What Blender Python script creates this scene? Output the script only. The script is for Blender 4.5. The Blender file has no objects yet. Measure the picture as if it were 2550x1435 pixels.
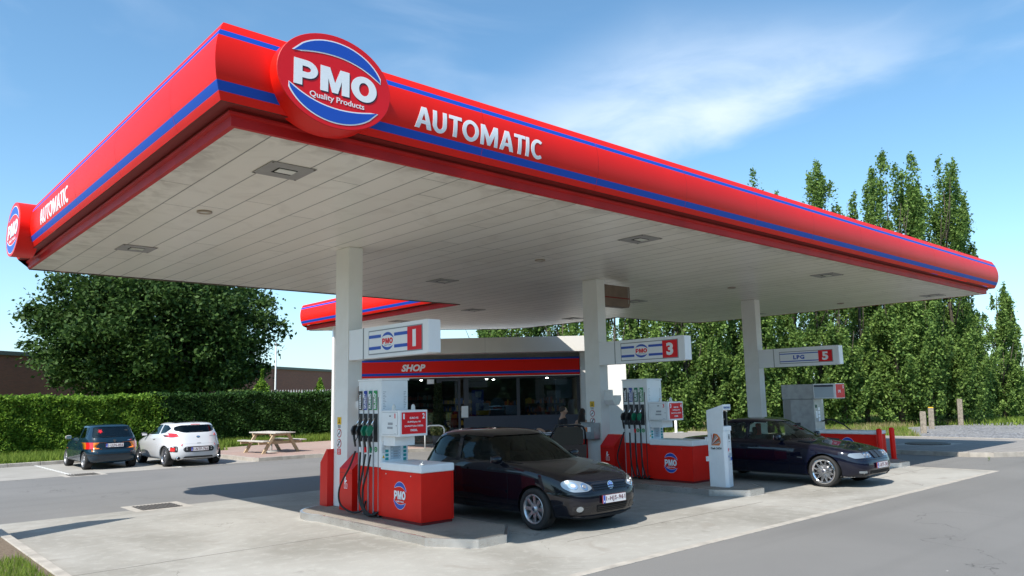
import bpy, bmesh, math, random
import numpy as np
from mathutils import Vector, Matrix
from mathutils.bvhtree import BVHTree
PI = math.pi
random.seed(7)
RNG = np.random.default_rng(7)
C = bpy.context.scene.collection
SC = bpy.context.scene
# ------------------------------------------------------------------ camera
F_PX, YAW, PITCH, ROLL = 1889.8, 0.8384176, 0.1426946, -0.0211389
fw = Vector((math.cos(YAW)*math.cos(PITCH), math.sin(YAW)*math.cos(PITCH), math.sin(PITCH)))
rt = Vector((math.sin(YAW), -math.cos(YAW), 0)); up = rt.cross(fw)
r2 = rt*math.cos(ROLL)+up*math.sin(ROLL); u2 = -rt*math.sin(ROLL)+up*math.cos(ROLL)
cd = bpy.data.cameras.new("camera"); cam = bpy.data.objects.new("camera", cd); C.objects.link(cam)
M = Matrix((r2, u2, -fw)).transposed().to_4x4(); M.translation = Vector((0, 0, 2.1)); cam.matrix_world = M
cd.sensor_width = 36; cd.lens = 36*F_PX/2550; cd.clip_end = 3000; cd.clip_start = 0.05
SC.camera = cam
# ------------------------------------------------------------------ sky + sun
SUNV = Vector((-0.78, -0.21, 1.0)).normalized()
EL = math.asin(SUNV.z)
w = bpy.data.worlds.new("World"); SC.world = w; w.use_nodes = True
nt = w.node_tree; nt.nodes.clear(); N = nt.nodes.new; L = nt.links.new
out = N('ShaderNodeOutputWorld'); bg = N('ShaderNodeBackground'); L(bg.outputs[0], out.inputs[0])
sky = N('ShaderNodeTexSky'); sky.sky_type = 'NISHITA'; sky.sun_disc = False
sky.sun_elevation = EL; sky.sun_rotation = math.atan2(SUNV.x, SUNV.y) % (2*PI)
sky.air_density = 1.0; sky.dust_density = 0.6; sky.ozone_density = 2.2
tc = N('ShaderNodeTexCoord')
def vmath(op, a, b=None):
    n = N('ShaderNodeVectorMath'); n.operation = op
    for i, v in enumerate((a, b)):
        if v is None: continue
        if isinstance(v, (tuple, list, Vector)): n.inputs[i].default_value = v
        else: L(v, n.inputs[i])
    return n
def fmath(op, a, b=None, clamp=False):
    n = N('ShaderNodeMath'); n.operation = op; n.use_clamp = clamp
    for i, v in enumerate((a, b)):
        if v is None: continue
        if isinstance(v, (int, float)): n.inputs[i].default_value = v
        else: L(v, n.inputs[i])
    return n.outputs[0]
sep = N('ShaderNodeSeparateXYZ'); L(tc.outputs['Generated'], sep.inputs[0])
CD = Vector((0.763, 0.535, 0.36)).normalized(); CE = Vector((CD.y, -CD.x, 0)).normalized(); CN = CE.cross(CD)   # a cirrus bank in one part of the sky
gen = vmath('NORMALIZE', tc.outputs['Generated']).outputs[0]
dd = fmath('MAXIMUM', vmath('DOT_PRODUCT', gen, CD).outputs['Value'], 0.05)
ce = fmath('DIVIDE', vmath('DOT_PRODUCT', gen, CE).outputs['Value'], dd); cn = fmath('DIVIDE', vmath('DOT_PRODUCT', gen, CN).outputs['Value'], dd)
def sstep(v, a, b, c=0., d=1.):
    m = N('ShaderNodeMapRange'); m.interpolation_type = 'SMOOTHSTEP'; L(v, m.inputs[0]); m.inputs[1].default_value = a; m.inputs[2].default_value = b; m.inputs[3].default_value = c; m.inputs[4].default_value = d; return m.outputs[0]
cv = N('ShaderNodeCombineXYZ'); L(ce, cv.inputs[0]); L(cn, cv.inputs[1])
mp = N('ShaderNodeMapping'); L(cv.outputs[0], mp.inputs[0]); mp.inputs['Rotation'].default_value = (0, 0, -0.35); mp.inputs['Scale'].default_value = (6, 17, 1)
no = N('ShaderNodeTexNoise'); L(mp.outputs[0], no.inputs['Vector']); no.inputs['Scale'].default_value = 1.0; no.inputs['Detail'].default_value = 9; no.inputs['Roughness'].default_value = 0.56; no.inputs['Distortion'].default_value = 0.35
nv = fmath('SUBTRACT', no.outputs[0], 0.5)
tt = fmath('SUBTRACT', fmath('ADD', cn, 0.082), fmath('MULTIPLY', ce, 0.33)); tt = fmath('ADD', tt, fmath('MULTIPLY', nv, 0.05))
upl = fmath('SUBTRACT', 0.20, fmath('MULTIPLY', fmath('MAXIMUM', fmath('ADD', ce, 0.02), 0.0), 0.42))
fade = fmath('DIVIDE', tt, upl)
mask = fmath('MULTIPLY', sstep(tt, -0.012, 0.045), sstep(fade, 0.35, 1.2, 1.0, 0.0))
mask = fmath('MULTIPLY', mask, sstep(fmath('ADD', ce, fmath('MULTIPLY', nv, 0.25)), -0.44, -0.10)); mask = fmath('MULTIPLY', mask, sstep(ce, 0.06, 0.40, 1.0, 0.0))
cl = fmath('MULTIPLY', mask, sstep(no.outputs[0], 0.22, 0.74, 0.30, 1.0))
w2 = fmath('MULTIPLY', fmath('MULTIPLY', sstep(cn, 0.115, 0.15), sstep(ce, -0.06, 0.0)), sstep(ce, 0.04, 0.12, 0.55, 0.0)); cl = fmath('MAXIMUM', cl, fmath('MULTIPLY', w2, sstep(no.outputs[0], 0.35, 0.65)))
mp2 = N('ShaderNodeMapping'); L(gen, mp2.inputs[0]); mp2.inputs['Scale'].default_value = (2.0, 2.0, 6.0)
n2 = N('ShaderNodeTexNoise'); L(mp2.outputs[0], n2.inputs['Vector']); n2.inputs['Scale'].default_value = 1.6; n2.inputs['Detail'].default_value = 8; n2.inputs['Distortion'].default_value = 0.8
cl = fmath('ADD', cl, sstep(n2.outputs[0], 0.5, 0.85, 0.0, 0.28), True)
hz = fmath('MULTIPLY', fmath('POWER', fmath('SUBTRACT', 1.0, fmath('MAXIMUM', sep.outputs[2], 0.0)), 9.0), 0.75)
cl = fmath('MAXIMUM', cl, hz)
tint = N('ShaderNodeVectorMath'); tint.operation = 'MULTIPLY'; L(sky.outputs[0], tint.inputs[0]); tint.inputs[1].default_value = (0.98, 1.30, 1.33)
mix = N('ShaderNodeMix'); mix.data_type = 'RGBA'; L(cl, mix.inputs[0]); L(tint.outputs[0], mix.inputs[6]); mix.inputs[7].default_value = (5.0, 6.0, 7.3, 1)
L(mix.outputs[2], bg.inputs[0]); bg.inputs[1].default_value = 0.108
sd = bpy.data.lights.new("sun", 'SUN'); so = bpy.data.objects.new("sun", sd); C.objects.link(so)
sd.energy = 4.6; sd.angle = math.radians(0.5); sd.color = (1.0, 0.95, 0.87)
so.rotation_euler = SUNV.to_track_quat('Z', 'Y').to_euler(); so.location = (0, 0, 30)
vs = SC.view_settings; vs.view_transform = 'Standard'; vs.look = 'None'; vs.gamma = 1; vs.exposure = 0.62
SC.render.engine = 'CYCLES'
# ------------------------------------------------------------------ materials
MATS = {}
def mat(name, col, rough=0.6, metal=0.0, coat=0.0, noise=None, bump=None, emit=None, spec=None):
    """noise=(scale, amount) value variation, bump=(scale, strength)"""
    if name in MATS: return MATS[name]
    m = bpy.data.materials.new(name); m.use_nodes = True; t = m.node_tree; b = t.nodes['Principled BSDF']
    b.inputs['Base Color'].default_value = (*col, 1); b.inputs['Roughness'].default_value = rough; b.inputs['Metallic'].default_value = metal
    b.inputs['Coat Weight'].default_value = coat; b.inputs['Coat Roughness'].default_value = 0.03
    if spec is not None: b.inputs['Specular IOR Level'].default_value = spec
    if emit: b.inputs['Emission Color'].default_value = (*emit[0], 1); b.inputs['Emission Strength'].default_value = emit[1]
    tcn = t.nodes.new('ShaderNodeTexCoord')
    if noise:
        n = t.nodes.new('ShaderNodeTexNoise'); n.inputs['Scale'].default_value = noise[0]; n.inputs['Detail'].default_value = 6; t.links.new(tcn.outputs['Object'], n.inputs['Vector'])
        r = t.nodes.new('ShaderNodeMapRange'); t.links.new(n.outputs[0], r.inputs[0]); r.inputs[1].default_value = 0.3; r.inputs[2].default_value = 0.7
        r.inputs[3].default_value = 1-noise[1]; r.inputs[4].default_value = 1+noise[1]
        mx = t.nodes.new('ShaderNodeVectorMath'); mx.operation = 'SCALE'; mx.inputs[0].default_value = col; t.links.new(r.outputs[0], mx.inputs['Scale']); t.links.new(mx.outputs[0], b.inputs['Base Color'])
    if bump:
        n = t.nodes.new('ShaderNodeTexNoise'); n.inputs['Scale'].default_value = bump[0]; n.inputs['Detail'].default_value = 5; t.links.new(tcn.outputs['Object'], n.inputs['Vector'])
        bp = t.nodes.new('ShaderNodeBump'); bp.inputs['Strength'].default_value = bump[1]; bp.inputs['Distance'].default_value = 0.02; t.links.new(n.outputs[0], bp.inputs['Height']); t.links.new(bp.outputs[0], b.inputs['Normal'])
    MATS[name] = m; return m
class NG:   # tiny helper to write node graphs
    def __init__(s, name, rough=0.8):
        s.m = bpy.data.materials.new(name); s.m.use_nodes = True; s.t = s.m.node_tree; s.b = s.t.nodes['Principled BSDF']; s.b.inputs['Roughness'].default_value = rough
        s.tc = s.t.nodes.new('ShaderNodeTexCoord'); MATS[name] = s.m
    def n(s, typ, ins={}, **kw):
        x = s.t.nodes.new(typ)
        for k, v in kw.items(): setattr(x, k, v)
        for k, v in ins.items():
            if hasattr(v, 'links'): s.t.links.new(v, x.inputs[k])
            else: x.inputs[k].default_value = v
        return x
    def noise(s, scale, detail=6, vec=None, rough=0.55, dist=0):
        return s.n('ShaderNodeTexNoise', {'Vector': vec or s.tc.outputs['Object'], 'Scale': scale, 'Detail': detail, 'Roughness': rough, 'Distortion': dist}).outputs[0]
    def rng(s, v, a, b, c=0., d=1.):
        return s.n('ShaderNodeMapRange', {0: v, 1: a, 2: b, 3: c, 4: d}).outputs[0]
    def mix(s, f, a, b, mode='MIX'):
        x = s.t.nodes.new('ShaderNodeMix'); x.data_type = 'RGBA'; x.blend_type = mode
        for i, v in ((0, f), (6, a), (7, b)):
            if hasattr(v, 'links'): s.t.links.new(v, x.inputs[i])
            else: x.inputs[i].default_value = v if i == 0 else (*v, 1)
        return x.outputs[2]
    def math(s, op, a, b=0.):
        return s.n('ShaderNodeMath', {0: a, 1: b}, operation=op).outputs[0]
    def sepx(s, vec=None):
        return s.n('ShaderNodeSeparateXYZ', {0: vec or s.tc.outputs['Object']}).outputs
    def out(s, col, bump=None, strength=0.3, dist=0.01, rough=None):
        s.t.links.new(col, s.b.inputs['Base Color'])
        if bump is not None:
            x = s.n('ShaderNodeBump', {'Height': bump, 'Strength': strength, 'Distance': dist}); s.t.links.new(x.outputs[0], s.b.inputs['Normal'])
        if rough is not None: s.t.links.new(rough, s.b.inputs['Roughness'])
        return s.m
# ground materials
g = NG('concrete', 0.85)
a = g.noise(0.35, 7, dist=0.8); b_ = g.noise(5, 8, rough=0.7); c_ = g.noise(60, 4, rough=0.7)
col = g.mix(g.rng(a, 0.33, 0.68), (0.225, 0.212, 0.185), (0.355, 0.34, 0.31))
col = g.mix(g.rng(b_, 0.5, 0.72, 0, 0.45), col, (0.44, 0.425, 0.39))
col = g.mix(g.rng(c_, 0.56, 0.75, 0, 0.5), col, (0.20, 0.19, 0.17))
st = g.noise(0.9, 5, dist=1.5); col = g.mix(g.rng(st, 0.60, 0.70, 0, 0.5), col, (0.24, 0.215, 0.185))
vor = g.n('ShaderNodeTexVoronoi', {'Vector': g.tc.outputs['Object'], 'Scale': 1.7}).outputs[0]
col = g.mix(g.math('MULTIPLY', g.rng(vor, 0.0, 0.05, 1, 0), g.rng(g.noise(2.3), 0.5, 0.62)), col, (0.13, 0.12, 0.11))
ve = g.n('ShaderNodeTexVoronoi', {'Vector': g.n('ShaderNodeVectorMath', {0: g.tc.outputs['Object'], 1: g.n('ShaderNodeVectorMath', {0: g.n('ShaderNodeTexNoise', {'Vector': g.tc.outputs['Object'], 'Scale': 1.5, 'Detail': 4}).outputs[1], 3: 1.2}, operation='SCALE').outputs[0]}, operation='ADD').outputs[0], 'Scale': 0.2}, feature='DISTANCE_TO_EDGE').outputs[0]
col = g.mix(g.math('MULTIPLY', g.rng(ve, 0.0, 0.002, 0.8, 0), g.rng(g.noise(0.45), 0.48, 0.56)), col, (0.10, 0.09, 0.08))
oil = g.noise(0.8, 6, dist=2.0); col = g.mix(g.rng(oil, 0.64, 0.74, 0, 0.45), col, (0.17, 0.155, 0.135))
g.out(col, g.math('ADD', c_, b_), 0.35, 0.006)
g = NG('asphalt', 0.85)
a = g.noise(0.25, 6, dist=0.6); c_ = g.noise(90, 3, rough=0.8); s_ = g.noise(2.0, 8, rough=0.7, dist=1.0)
col = g.mix(g.rng(a, 0.3, 0.7), (0.115, 0.112, 0.107), (0.155, 0.150, 0.143))
col = g.mix(g.rng(c_, 0.35, 0.7, 0, 0.55), col, (0.26, 0.25, 0.24)); col = g.mix(g.rng(s_, 0.6, 0.8, 0, 0.5), col, (0.12, 0.118, 0.115))
vor = g.n('ShaderNodeTexVoronoi', {'Vector': g.tc.outputs['Object'], 'Scale': 2.1}).outputs[0]
col = g.mix(g.math('MULTIPLY', g.rng(vor, 0.035, 0.05, 1, 0), g.rng(g.noise(3.1), 0.56, 0.6)), col, (0.6, 0.58, 0.54))
ve = g.n('ShaderNodeTexVoronoi', {'Vector': g.n('ShaderNodeVectorMath', {0: g.tc.outputs['Object'], 1: g.n('ShaderNodeVectorMath', {0: g.n('ShaderNodeTexNoise', {'Vector': g.tc.outputs['Object'], 'Scale': 1.2, 'Detail': 4}).outputs[1], 3: 1.6}, operation='SCALE').outputs[0]}, operation='ADD').outputs[0], 'Scale': 0.16}, feature='DISTANCE_TO_EDGE').outputs[0]
col = g.mix(g.math('MULTIPLY', g.rng(ve, 0.0, 0.0022, 0.85, 0), g.rng(g.noise(0.5), 0.45, 0.55)), col, (0.05, 0.048, 0.045))
tr_ = g.noise(0.7, 5, g.n('ShaderNodeMapping', {0: g.tc.outputs['Object'], 2: (0, 0, 0.25), 3: (0.12, 1.6, 1)}).outputs[0]); col = g.mix(g.rng(tr_, 0.52, 0.72, 0, 0.35), col, (0.11, 0.107, 0.102))
g.out(col, c_, 0.5, 0.006)
g = NG('parking_concrete', 0.85)
a = g.noise(0.6, 7, dist=0.8); c_ = g.noise(50, 4)
col = g.mix(g.rng(a, 0.3, 0.7), (0.25, 0.235, 0.21), (0.34, 0.32, 0.29)); col = g.mix(g.rng(c_, 0.55, 0.8, 0, 0.4), col, (0.16, 0.15, 0.14)); g.out(col, c_, 0.3, 0.005)
g = NG('red_paving', 0.85)
br = g.n('ShaderNodeTexBrick', {'Vector': g.tc.outputs['Object'], 'Scale': 1.0, 'Brick Width': 0.2, 'Row Height': 0.1, 'Mortar Size': 0.006, 'Color1': (0.36, 0.235, 0.20, 1), 'Color2': (0.29, 0.20, 0.17, 1), 'Mortar': (0.17, 0.14, 0.12, 1)})
col = g.mix(g.rng(g.noise(0.8), 0.35, 0.7, 0, 0.5), br.outputs[0], (0.33, 0.27, 0.23)); g.out(col)
g = NG('grey_paving', 0.85)
br = g.n('ShaderNodeTexBrick', {'Vector': g.tc.outputs['Object'], 'Scale': 1.0, 'Brick Width': 0.3, 'Row Height': 0.3, 'Mortar Size': 0.008, 'Color1': (0.27, 0.25, 0.235, 1), 'Color2': (0.235, 0.22, 0.205, 1), 'Mortar': (0.13, 0.12, 0.11, 1)}, offset=0.0)
g.out(g.mix(g.rng(g.noise(1.0), 0.35, 0.7, 0, 0.4), br.outputs[0], (0.22, 0.20, 0.18)))
g = NG('gravel', 0.9)
vo = g.n('ShaderNodeTexVoronoi', {'Vector': g.tc.outputs['Object'], 'Scale': 9.0}); 
col = g.mix(g.rng(vo.outputs[0], 0.1, 0.6), (0.42, 0.42, 0.43), (0.12, 0.12, 0.13)); col = g.mix(g.rng(g.noise(0.5), 0.4, 0.7, 0, 0.5), col, (0.28, 0.27, 0.25))
g.out(col, vo.outputs[0], 1.0, -0.06)
g = NG('grass_ground', 0.95)
a = g.noise(0.35, 6); c_ = g.noise(14, 6, rough=0.7)
col = g.mix(g.rng(c_, 0.35, 0.7), (0.06, 0.10, 0.02), (0.17, 0.23, 0.05)); col = g.mix(g.rng(a, 0.52, 0.68, 0, 0.8), col, (0.30, 0.245, 0.13)); g.out(col, c_, 1.0, 0.05)
g = NG('field', 0.95)
a = g.noise(0.05, 6); c_ = g.noise(3, 8, rough=0.7)
col = g.mix(g.rng(c_, 0.35, 0.7), (0.075, 0.15, 0.03), (0.15, 0.26, 0.05)); col = g.mix(g.rng(a, 0.5, 0.75, 0, 0.4), col, (0.22, 0.30, 0.07)); g.out(col, c_, 0.6, 0.1)
g = NG('soil', 0.95)
c_ = g.noise(25, 8, rough=0.75); g.out(g.mix(g.rng(c_, 0.35, 0.7), (0.10, 0.07, 0.045), (0.26, 0.20, 0.14)), c_, 1.0, 0.03)
g = NG('aggregate', 0.85)
c_ = g.noise(120, 4, rough=0.8); col = g.mix(g.rng(c_, 0.3, 0.72), (0.10, 0.09, 0.075), (0.42, 0.37, 0.31)); col = g.mix(g.rng(g.noise(1.5), 0.5, 0.7, 0, 0.6), col, (0.12, 0.105, 0.09)); g.out(col, c_, 0.5, 0.004)
# soffit planks
g = NG('soffit', 0.32); xs = g.sepx()
u = g.math('DIVIDE', g.math('SUBTRACT', xs[0], 3.04), 0.452); fr = g.math('FRACT', u); idx = g.math('FLOOR', u)
seam = g.math('ADD', g.rng(fr, 0.0, 0.040, 1, 0), g.rng(fr, 0.98, 1.0, 0, 1))
off = g.math('MULTIPLY', g.math('FRACT', g.math('MULTIPLY', g.math('SINE', g.math('MULTIPLY', idx, 12.9898)), 437.58)), 5.0)
v = g.math('FRACT', g.math('DIVIDE', g.math('ADD', xs[1], off), 5.2)); joint = g.rng(v, 0.0, 0.0035, 1, 0)
ln = g.math('MINIMUM', g.math('ADD', seam, joint), 1.0)
tone = g.math('FRACT', g.math('MULTIPLY', g.math('SINE', g.math('MULTIPLY', g.math('ADD', idx, g.math('FLOOR', g.math('DIVIDE', g.math('ADD', xs[1], off), 5.2))), 78.233)), 43.7))
colp = g.mix(tone, (0.76, 0.71, 0.63), (0.84, 0.79, 0.71))
colp = g.mix(g.rng(g.noise(1.3, 8, dist=1.2), 0.52, 0.75, 0, 0.30), colp, (0.46, 0.40, 0.33))
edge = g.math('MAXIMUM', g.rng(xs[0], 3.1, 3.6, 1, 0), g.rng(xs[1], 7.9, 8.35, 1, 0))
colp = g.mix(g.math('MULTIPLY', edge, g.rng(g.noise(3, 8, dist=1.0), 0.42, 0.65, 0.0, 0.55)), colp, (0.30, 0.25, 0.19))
colp = g.mix(g.math('MULTIPLY', ln, 0.95), colp, (0.03, 0.025, 0.02)); g.out(colp, g.math('MULTIPLY', ln, -1.0), 0.6, 0.008)
g = NG('brick_wall', 0.9)
br = g.n('ShaderNodeTexBrick', {'Vector': g.n('ShaderNodeCombineXYZ', {0: g.sepx()[0], 1: g.sepx()[2]}).outputs[0], 'Scale': 1.0, 'Brick Width': 0.22, 'Row Height': 0.075, 'Mortar Size': 0.007, 'Color1': (0.33, 0.11, 0.08, 1), 'Color2': (0.25, 0.09, 0.07, 1), 'Mortar': (0.20, 0.15, 0.13, 1)})
g.out(g.mix(g.rng(g.noise(0.4), 0.35, 0.7, 0, 0.4), br.outputs[0], (0.22, 0.085, 0.07)))
g = NG('white_render', 0.7)
g.out(g.mix(g.rng(g.noise(2.0, 8, dist=0.6), 0.45, 0.75, 0, 0.35), (0.84, 0.82, 0.79), (0.68, 0.64, 0.59)), g.noise(80), 0.15, 0.003)
g = NG('wood', 0.75); vec = g.n('ShaderNodeMapping', {0: g.tc.outputs['Object'], 3: (1.0, 12.0, 12.0)}).outputs[0]
g.out(g.mix(g.rng(g.noise(3.0, 6, vec, dist=1.0), 0.3, 0.7), (0.36, 0.25, 0.14), (0.56, 0.44, 0.29)))
g = NG('grey_wood', 0.8); vec = g.n('ShaderNodeMapping', {0: g.tc.outputs['Object'], 3: (1.0, 12.0, 12.0)}).outputs[0]
g.out(g.mix(g.rng(g.noise(3.0, 6, vec, dist=1.0), 0.3, 0.7), (0.36, 0.32, 0.28), (0.55, 0.51, 0.46)))
g = NG('bark', 0.9); g.out(g.mix(g.rng(g.noise(9, 8), 0.35, 0.7), (0.035, 0.028, 0.02), (0.11, 0.09, 0.065)), g.noise(20), 0.8, 0.03)
g = NG('brushed_steel', 0.32); g.b.inputs['Metallic'].default_value = 0.9
vec = g.n('ShaderNodeMapping', {0: g.tc.outputs['Object'], 3: (1.0, 1.0, 14.0)}).outputs[0]
st = g.noise(2.2, 6, dist=0.5); g.out(g.mix(g.rng(st, 0.45, 0.7, 0, 0.6), (0.66, 0.66, 0.65), (0.44, 0.42, 0.39)), rough=g.rng(g.noise(7, 5, vec), 0.3, 0.7, 0.24, 0.42))
g = NG('stainless', 0.42); g.b.inputs['Metallic'].default_value = 0.75; g.out(g.mix(g.rng(g.noise(6, 5), 0.4, 0.7), (0.40, 0.40, 0.41), (0.31, 0.31, 0.32)))
def leafmat(name, c1, c2, trans=0.35):
    m = bpy.data.materials.new(name); m.use_nodes = True; t = m.node_tree; t.nodes.clear()
    o = t.nodes.new('ShaderNodeOutputMaterial'); ge = t.nodes.new('ShaderNodeNewGeometry'); mx = t.nodes.new('ShaderNodeMix'); mx.data_type = 'RGBA'
    t.links.new(ge.outputs['Random Per Island'], mx.inputs[0]); mx.inputs[6].default_value = (*c1, 1); mx.inputs[7].default_value = (*c2, 1)
    p = t.nodes.new('ShaderNodeBsdfPrincipled'); p.inputs['Roughness'].default_value = 0.6; p.inputs['Specular IOR Level'].default_value = 0.18
    tr = t.nodes.new('ShaderNodeBsdfTranslucent'); ms = t.nodes.new('ShaderNodeMixShader'); ms.inputs[0].default_value = trans
    t.links.new(mx.outputs[2], p.inputs['Base Color']); t.links.new(mx.outputs[2], tr.inputs[0]); t.links.new(p.outputs[0], ms.inputs[1]); t.links.new(tr.outputs[0], ms.inputs[2]); t.links.new(ms.outputs[0], o.inputs[0])
    MATS[name] = m; return m
leafmat('poplar_leaf', (0.045, 0.10, 0.022), (0.25, 0.37, 0.09), 0.4); leafmat('oak_leaf', (0.018, 0.046, 0.011), (0.075, 0.135, 0.030), 0.25)
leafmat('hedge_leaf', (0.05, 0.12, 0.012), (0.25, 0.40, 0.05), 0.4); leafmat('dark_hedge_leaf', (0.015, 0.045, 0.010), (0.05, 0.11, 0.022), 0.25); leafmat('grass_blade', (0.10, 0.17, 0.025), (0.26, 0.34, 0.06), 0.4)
leafmat('dry_grass', (0.24, 0.20, 0.09), (0.40, 0.34, 0.18), 0.3); leafmat('bush_leaf', (0.04, 0.08, 0.02), (0.14, 0.20, 0.05)); leafmat('variegated_leaf', (0.10, 0.15, 0.04), (0.55, 0.52, 0.22)); leafmat('dark_plant_leaf', (0.015, 0.03, 0.012), (0.05, 0.07, 0.03))
leafmat('far_leaf', (0.10, 0.16, 0.09), (0.16, 0.22, 0.12))
def glassmat(name, tint, alpha, rough=0.0):
    m = bpy.data.materials.new(name); m.use_nodes = True; t = m.node_tree; t.nodes.clear()
    o = t.nodes.new('ShaderNodeOutputMaterial'); tr = t.nodes.new('ShaderNodeBsdfTransparent'); tr.inputs[0].default_value = (*tint, 1)
    gl = t.nodes.new('ShaderNodeBsdfGlossy'); gl.inputs['Roughness'].default_value = rough; gl.inputs['Color'].default_value = (0.62, 0.72, 0.72, 1); fr = t.nodes.new('ShaderNodeFresnel'); fr.inputs[0].default_value = 1.5
    ad = t.nodes.new('ShaderNodeMath'); ad.operation = 'MULTIPLY_ADD'; t.links.new(fr.outputs[0], ad.inputs[0]); ad.inputs[1].default_value = 1.0; ad.inputs[2].default_value = alpha
    ms = t.nodes.new('ShaderNodeMixShader'); t.links.new(ad.outputs[0], ms.inputs[0]); t.links.new(tr.outputs[0], ms.inputs[1]); t.links.new(gl.outputs[0], ms.inputs[2]); t.links.new(ms.outputs[0], o.inputs[0])
    MATS[name] = m; return m
glassmat('car_glass', (0.26, 0.33, 0.31), 0.0); glassmat('door_glass', (0.10, 0.11, 0.12), 0.02); glassmat('clear_car_glass', (0.62, 0.72, 0.66), 0.05); glassmat('shop_glass', (0.55, 0.6, 0.65), 0.02); glassmat('lens', (0.85, 0.88, 0.9), 0.05)
RED = (0.78, 0.012, 0.006)
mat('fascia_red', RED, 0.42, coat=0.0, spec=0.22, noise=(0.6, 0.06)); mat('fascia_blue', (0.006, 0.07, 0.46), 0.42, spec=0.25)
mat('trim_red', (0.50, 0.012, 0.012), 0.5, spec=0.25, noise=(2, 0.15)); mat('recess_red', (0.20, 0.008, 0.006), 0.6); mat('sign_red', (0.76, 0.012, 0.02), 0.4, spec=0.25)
mat('sign_white', (0.86, 0.86, 0.88), 0.35); mat('sign_blue', (0.01, 0.075, 0.47), 0.35); mat('sign_shadow', (0.02, 0.02, 0.04), 0.5)
mat('pump_red', (0.78, 0.016, 0.008), 0.4, spec=0.2, noise=(3, 0.07)); mat('pump_white', (0.84, 0.85, 0.86), 0.35, coat=0.2, noise=(5, 0.04)); mat('bin_red', (0.72, 0.016, 0.010), 0.35, spec=0.3)
mat('black_rubber', (0.012, 0.012, 0.013), 0.55); mat('black_plastic', (0.015, 0.015, 0.017), 0.4); mat('tyre', (0.018, 0.018, 0.018), 0.75, bump=(60, 0.2)); mat('grey_metal', (0.30, 0.30, 0.31), 0.4, 0.6)
mat('chrome', (0.8, 0.8, 0.82), 0.12, 1.0); mat('alloy', (0.55, 0.56, 0.58), 0.28, 0.85); mat('alloy_dark', (0.30, 0.30, 0.32), 0.3, 0.85); mat('well', (0.006, 0.006, 0.006), 0.9)
mat('black_paint', (0.0025, 0.0032, 0.008), 0.5, coat=1.0, spec=0.08); mat('blue_black_paint', (0.002, 0.003, 0.013), 0.5, coat=1.0, spec=0.08); mat('green_blue_paint', (0.003, 0.018, 0.034), 0.4, 0.0, coat=1.0, spec=0.1); mat('white_paint', (0.55, 0.56, 0.58), 0.25, coat=1.0)
mat('interior', (0.016, 0.016, 0.018), 0.8); mat('red_cloth', (0.35, 0.03, 0.02), 0.8); mat('tail_red', (0.55, 0.01, 0.012), 0.15, coat=1); mat('amber', (0.75, 0.20, 0.01), 0.2, coat=1); mat('reflector', (0.30, 0.32, 0.34), 0.15, 0.8); mat('lamp_clear', (0.30, 0.34, 0.37), 0.15, 0.5, coat=1.0)
mat('plate_white', (0.78, 0.76, 0.76), 0.4); mat('plate_text', (0.13, 0.01, 0.02), 0.5); mat('plate_blue', (0.02, 0.08, 0.45), 0.4)
mat('label_black', (0.01, 0.01, 0.01), 0.4); mat('label_blue', (0.02, 0.05, 0.34), 0.4); mat('label_green', (0.0, 0.18, 0.09), 0.4); mat('label_lime', (0.02, 0.30, 0.07), 0.4); mat('nozzle_green', (0.0, 0.16, 0.08), 0.4)
mat('teal', (0.02, 0.33, 0.32), 0.4); mat('yellow', (0.80, 0.48, 0.01), 0.5); mat('lcd', (0.32, 0.36, 0.36), 0.25); mat('lcd_panel', (0.45, 0.52, 0.58), 0.4); mat('print_grey', (0.35, 0.36, 0.38), 0.6); mat('orange', (0.75, 0.20, 0.04), 0.5)
mat('plain_white', (0.82, 0.81, 0.78), 0.7); mat('parapet', (0.68, 0.66, 0.62), 0.6, noise=(1, 0.05)); mat('frame_dark', (0.045, 0.05, 0.065), 0.45); mat('plinth', (0.055, 0.06, 0.085), 0.5); mat('shop_inside', (0.10, 0.10, 0.10), 0.8); mat('kerb', (0.36, 0.33, 0.29), 0.85, noise=(4, 0.2), bump=(50, 0.3))  # first one is an even white paint for side wall, posts, rail, pipe
mat('brown_box', (0.20, 0.135, 0.10), 0.6, noise=(4, 0.15)); mat('light_grey_plate', (0.30, 0.285, 0.27), 0.5, noise=(3, 0.1)); mat('lamp_glass', (0.75, 0.74, 0.68), 0.25); mat('spot_trim', (0.38, 0.31, 0.25), 0.5)
mat('line_white', (0.66, 0.65, 0.62), 0.7); mat('iron', (0.13, 0.115, 0.10), 0.6, 0.2, noise=(20, 0.3)); mat('skin', (0.50, 0.29, 0.20), 0.5); mat('hair_dark', (0.022, 0.014, 0.010), 0.5); mat('hair_short', (0.045, 0.032, 0.025), 0.7); mat('shirt_black', (0.010, 0.011, 0.018), 0.8); mat('tank_top', (0.36, 0.37, 0.46), 0.8); mat('jeans', (0.03, 0.05, 0.11), 0.85)
mat('roof_felt', (0.18, 0.18, 0.17), 0.9); mat('terracotta', (0.08, 0.07, 0.07), 0.7); mat('post_stone', (0.24, 0.205, 0.165), 0.9, noise=(12, 0.35), bump=(30, 0.5)); mat('bulb', (1, 0.95, 0.8), 0.3, emit=((1, 0.9, 0.7), 55))
g = NG('striped_cloth', 0.85); x = g.sepx(g.tc.outputs['Object']); g.out(g.mix(g.math('GREATER_THAN', g.math('FRACT', g.math('MULTIPLY', x[2], 22.0)), 0.5), (0.03, 0.035, 0.06), (0.62, 0.62, 0.66)))
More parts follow.
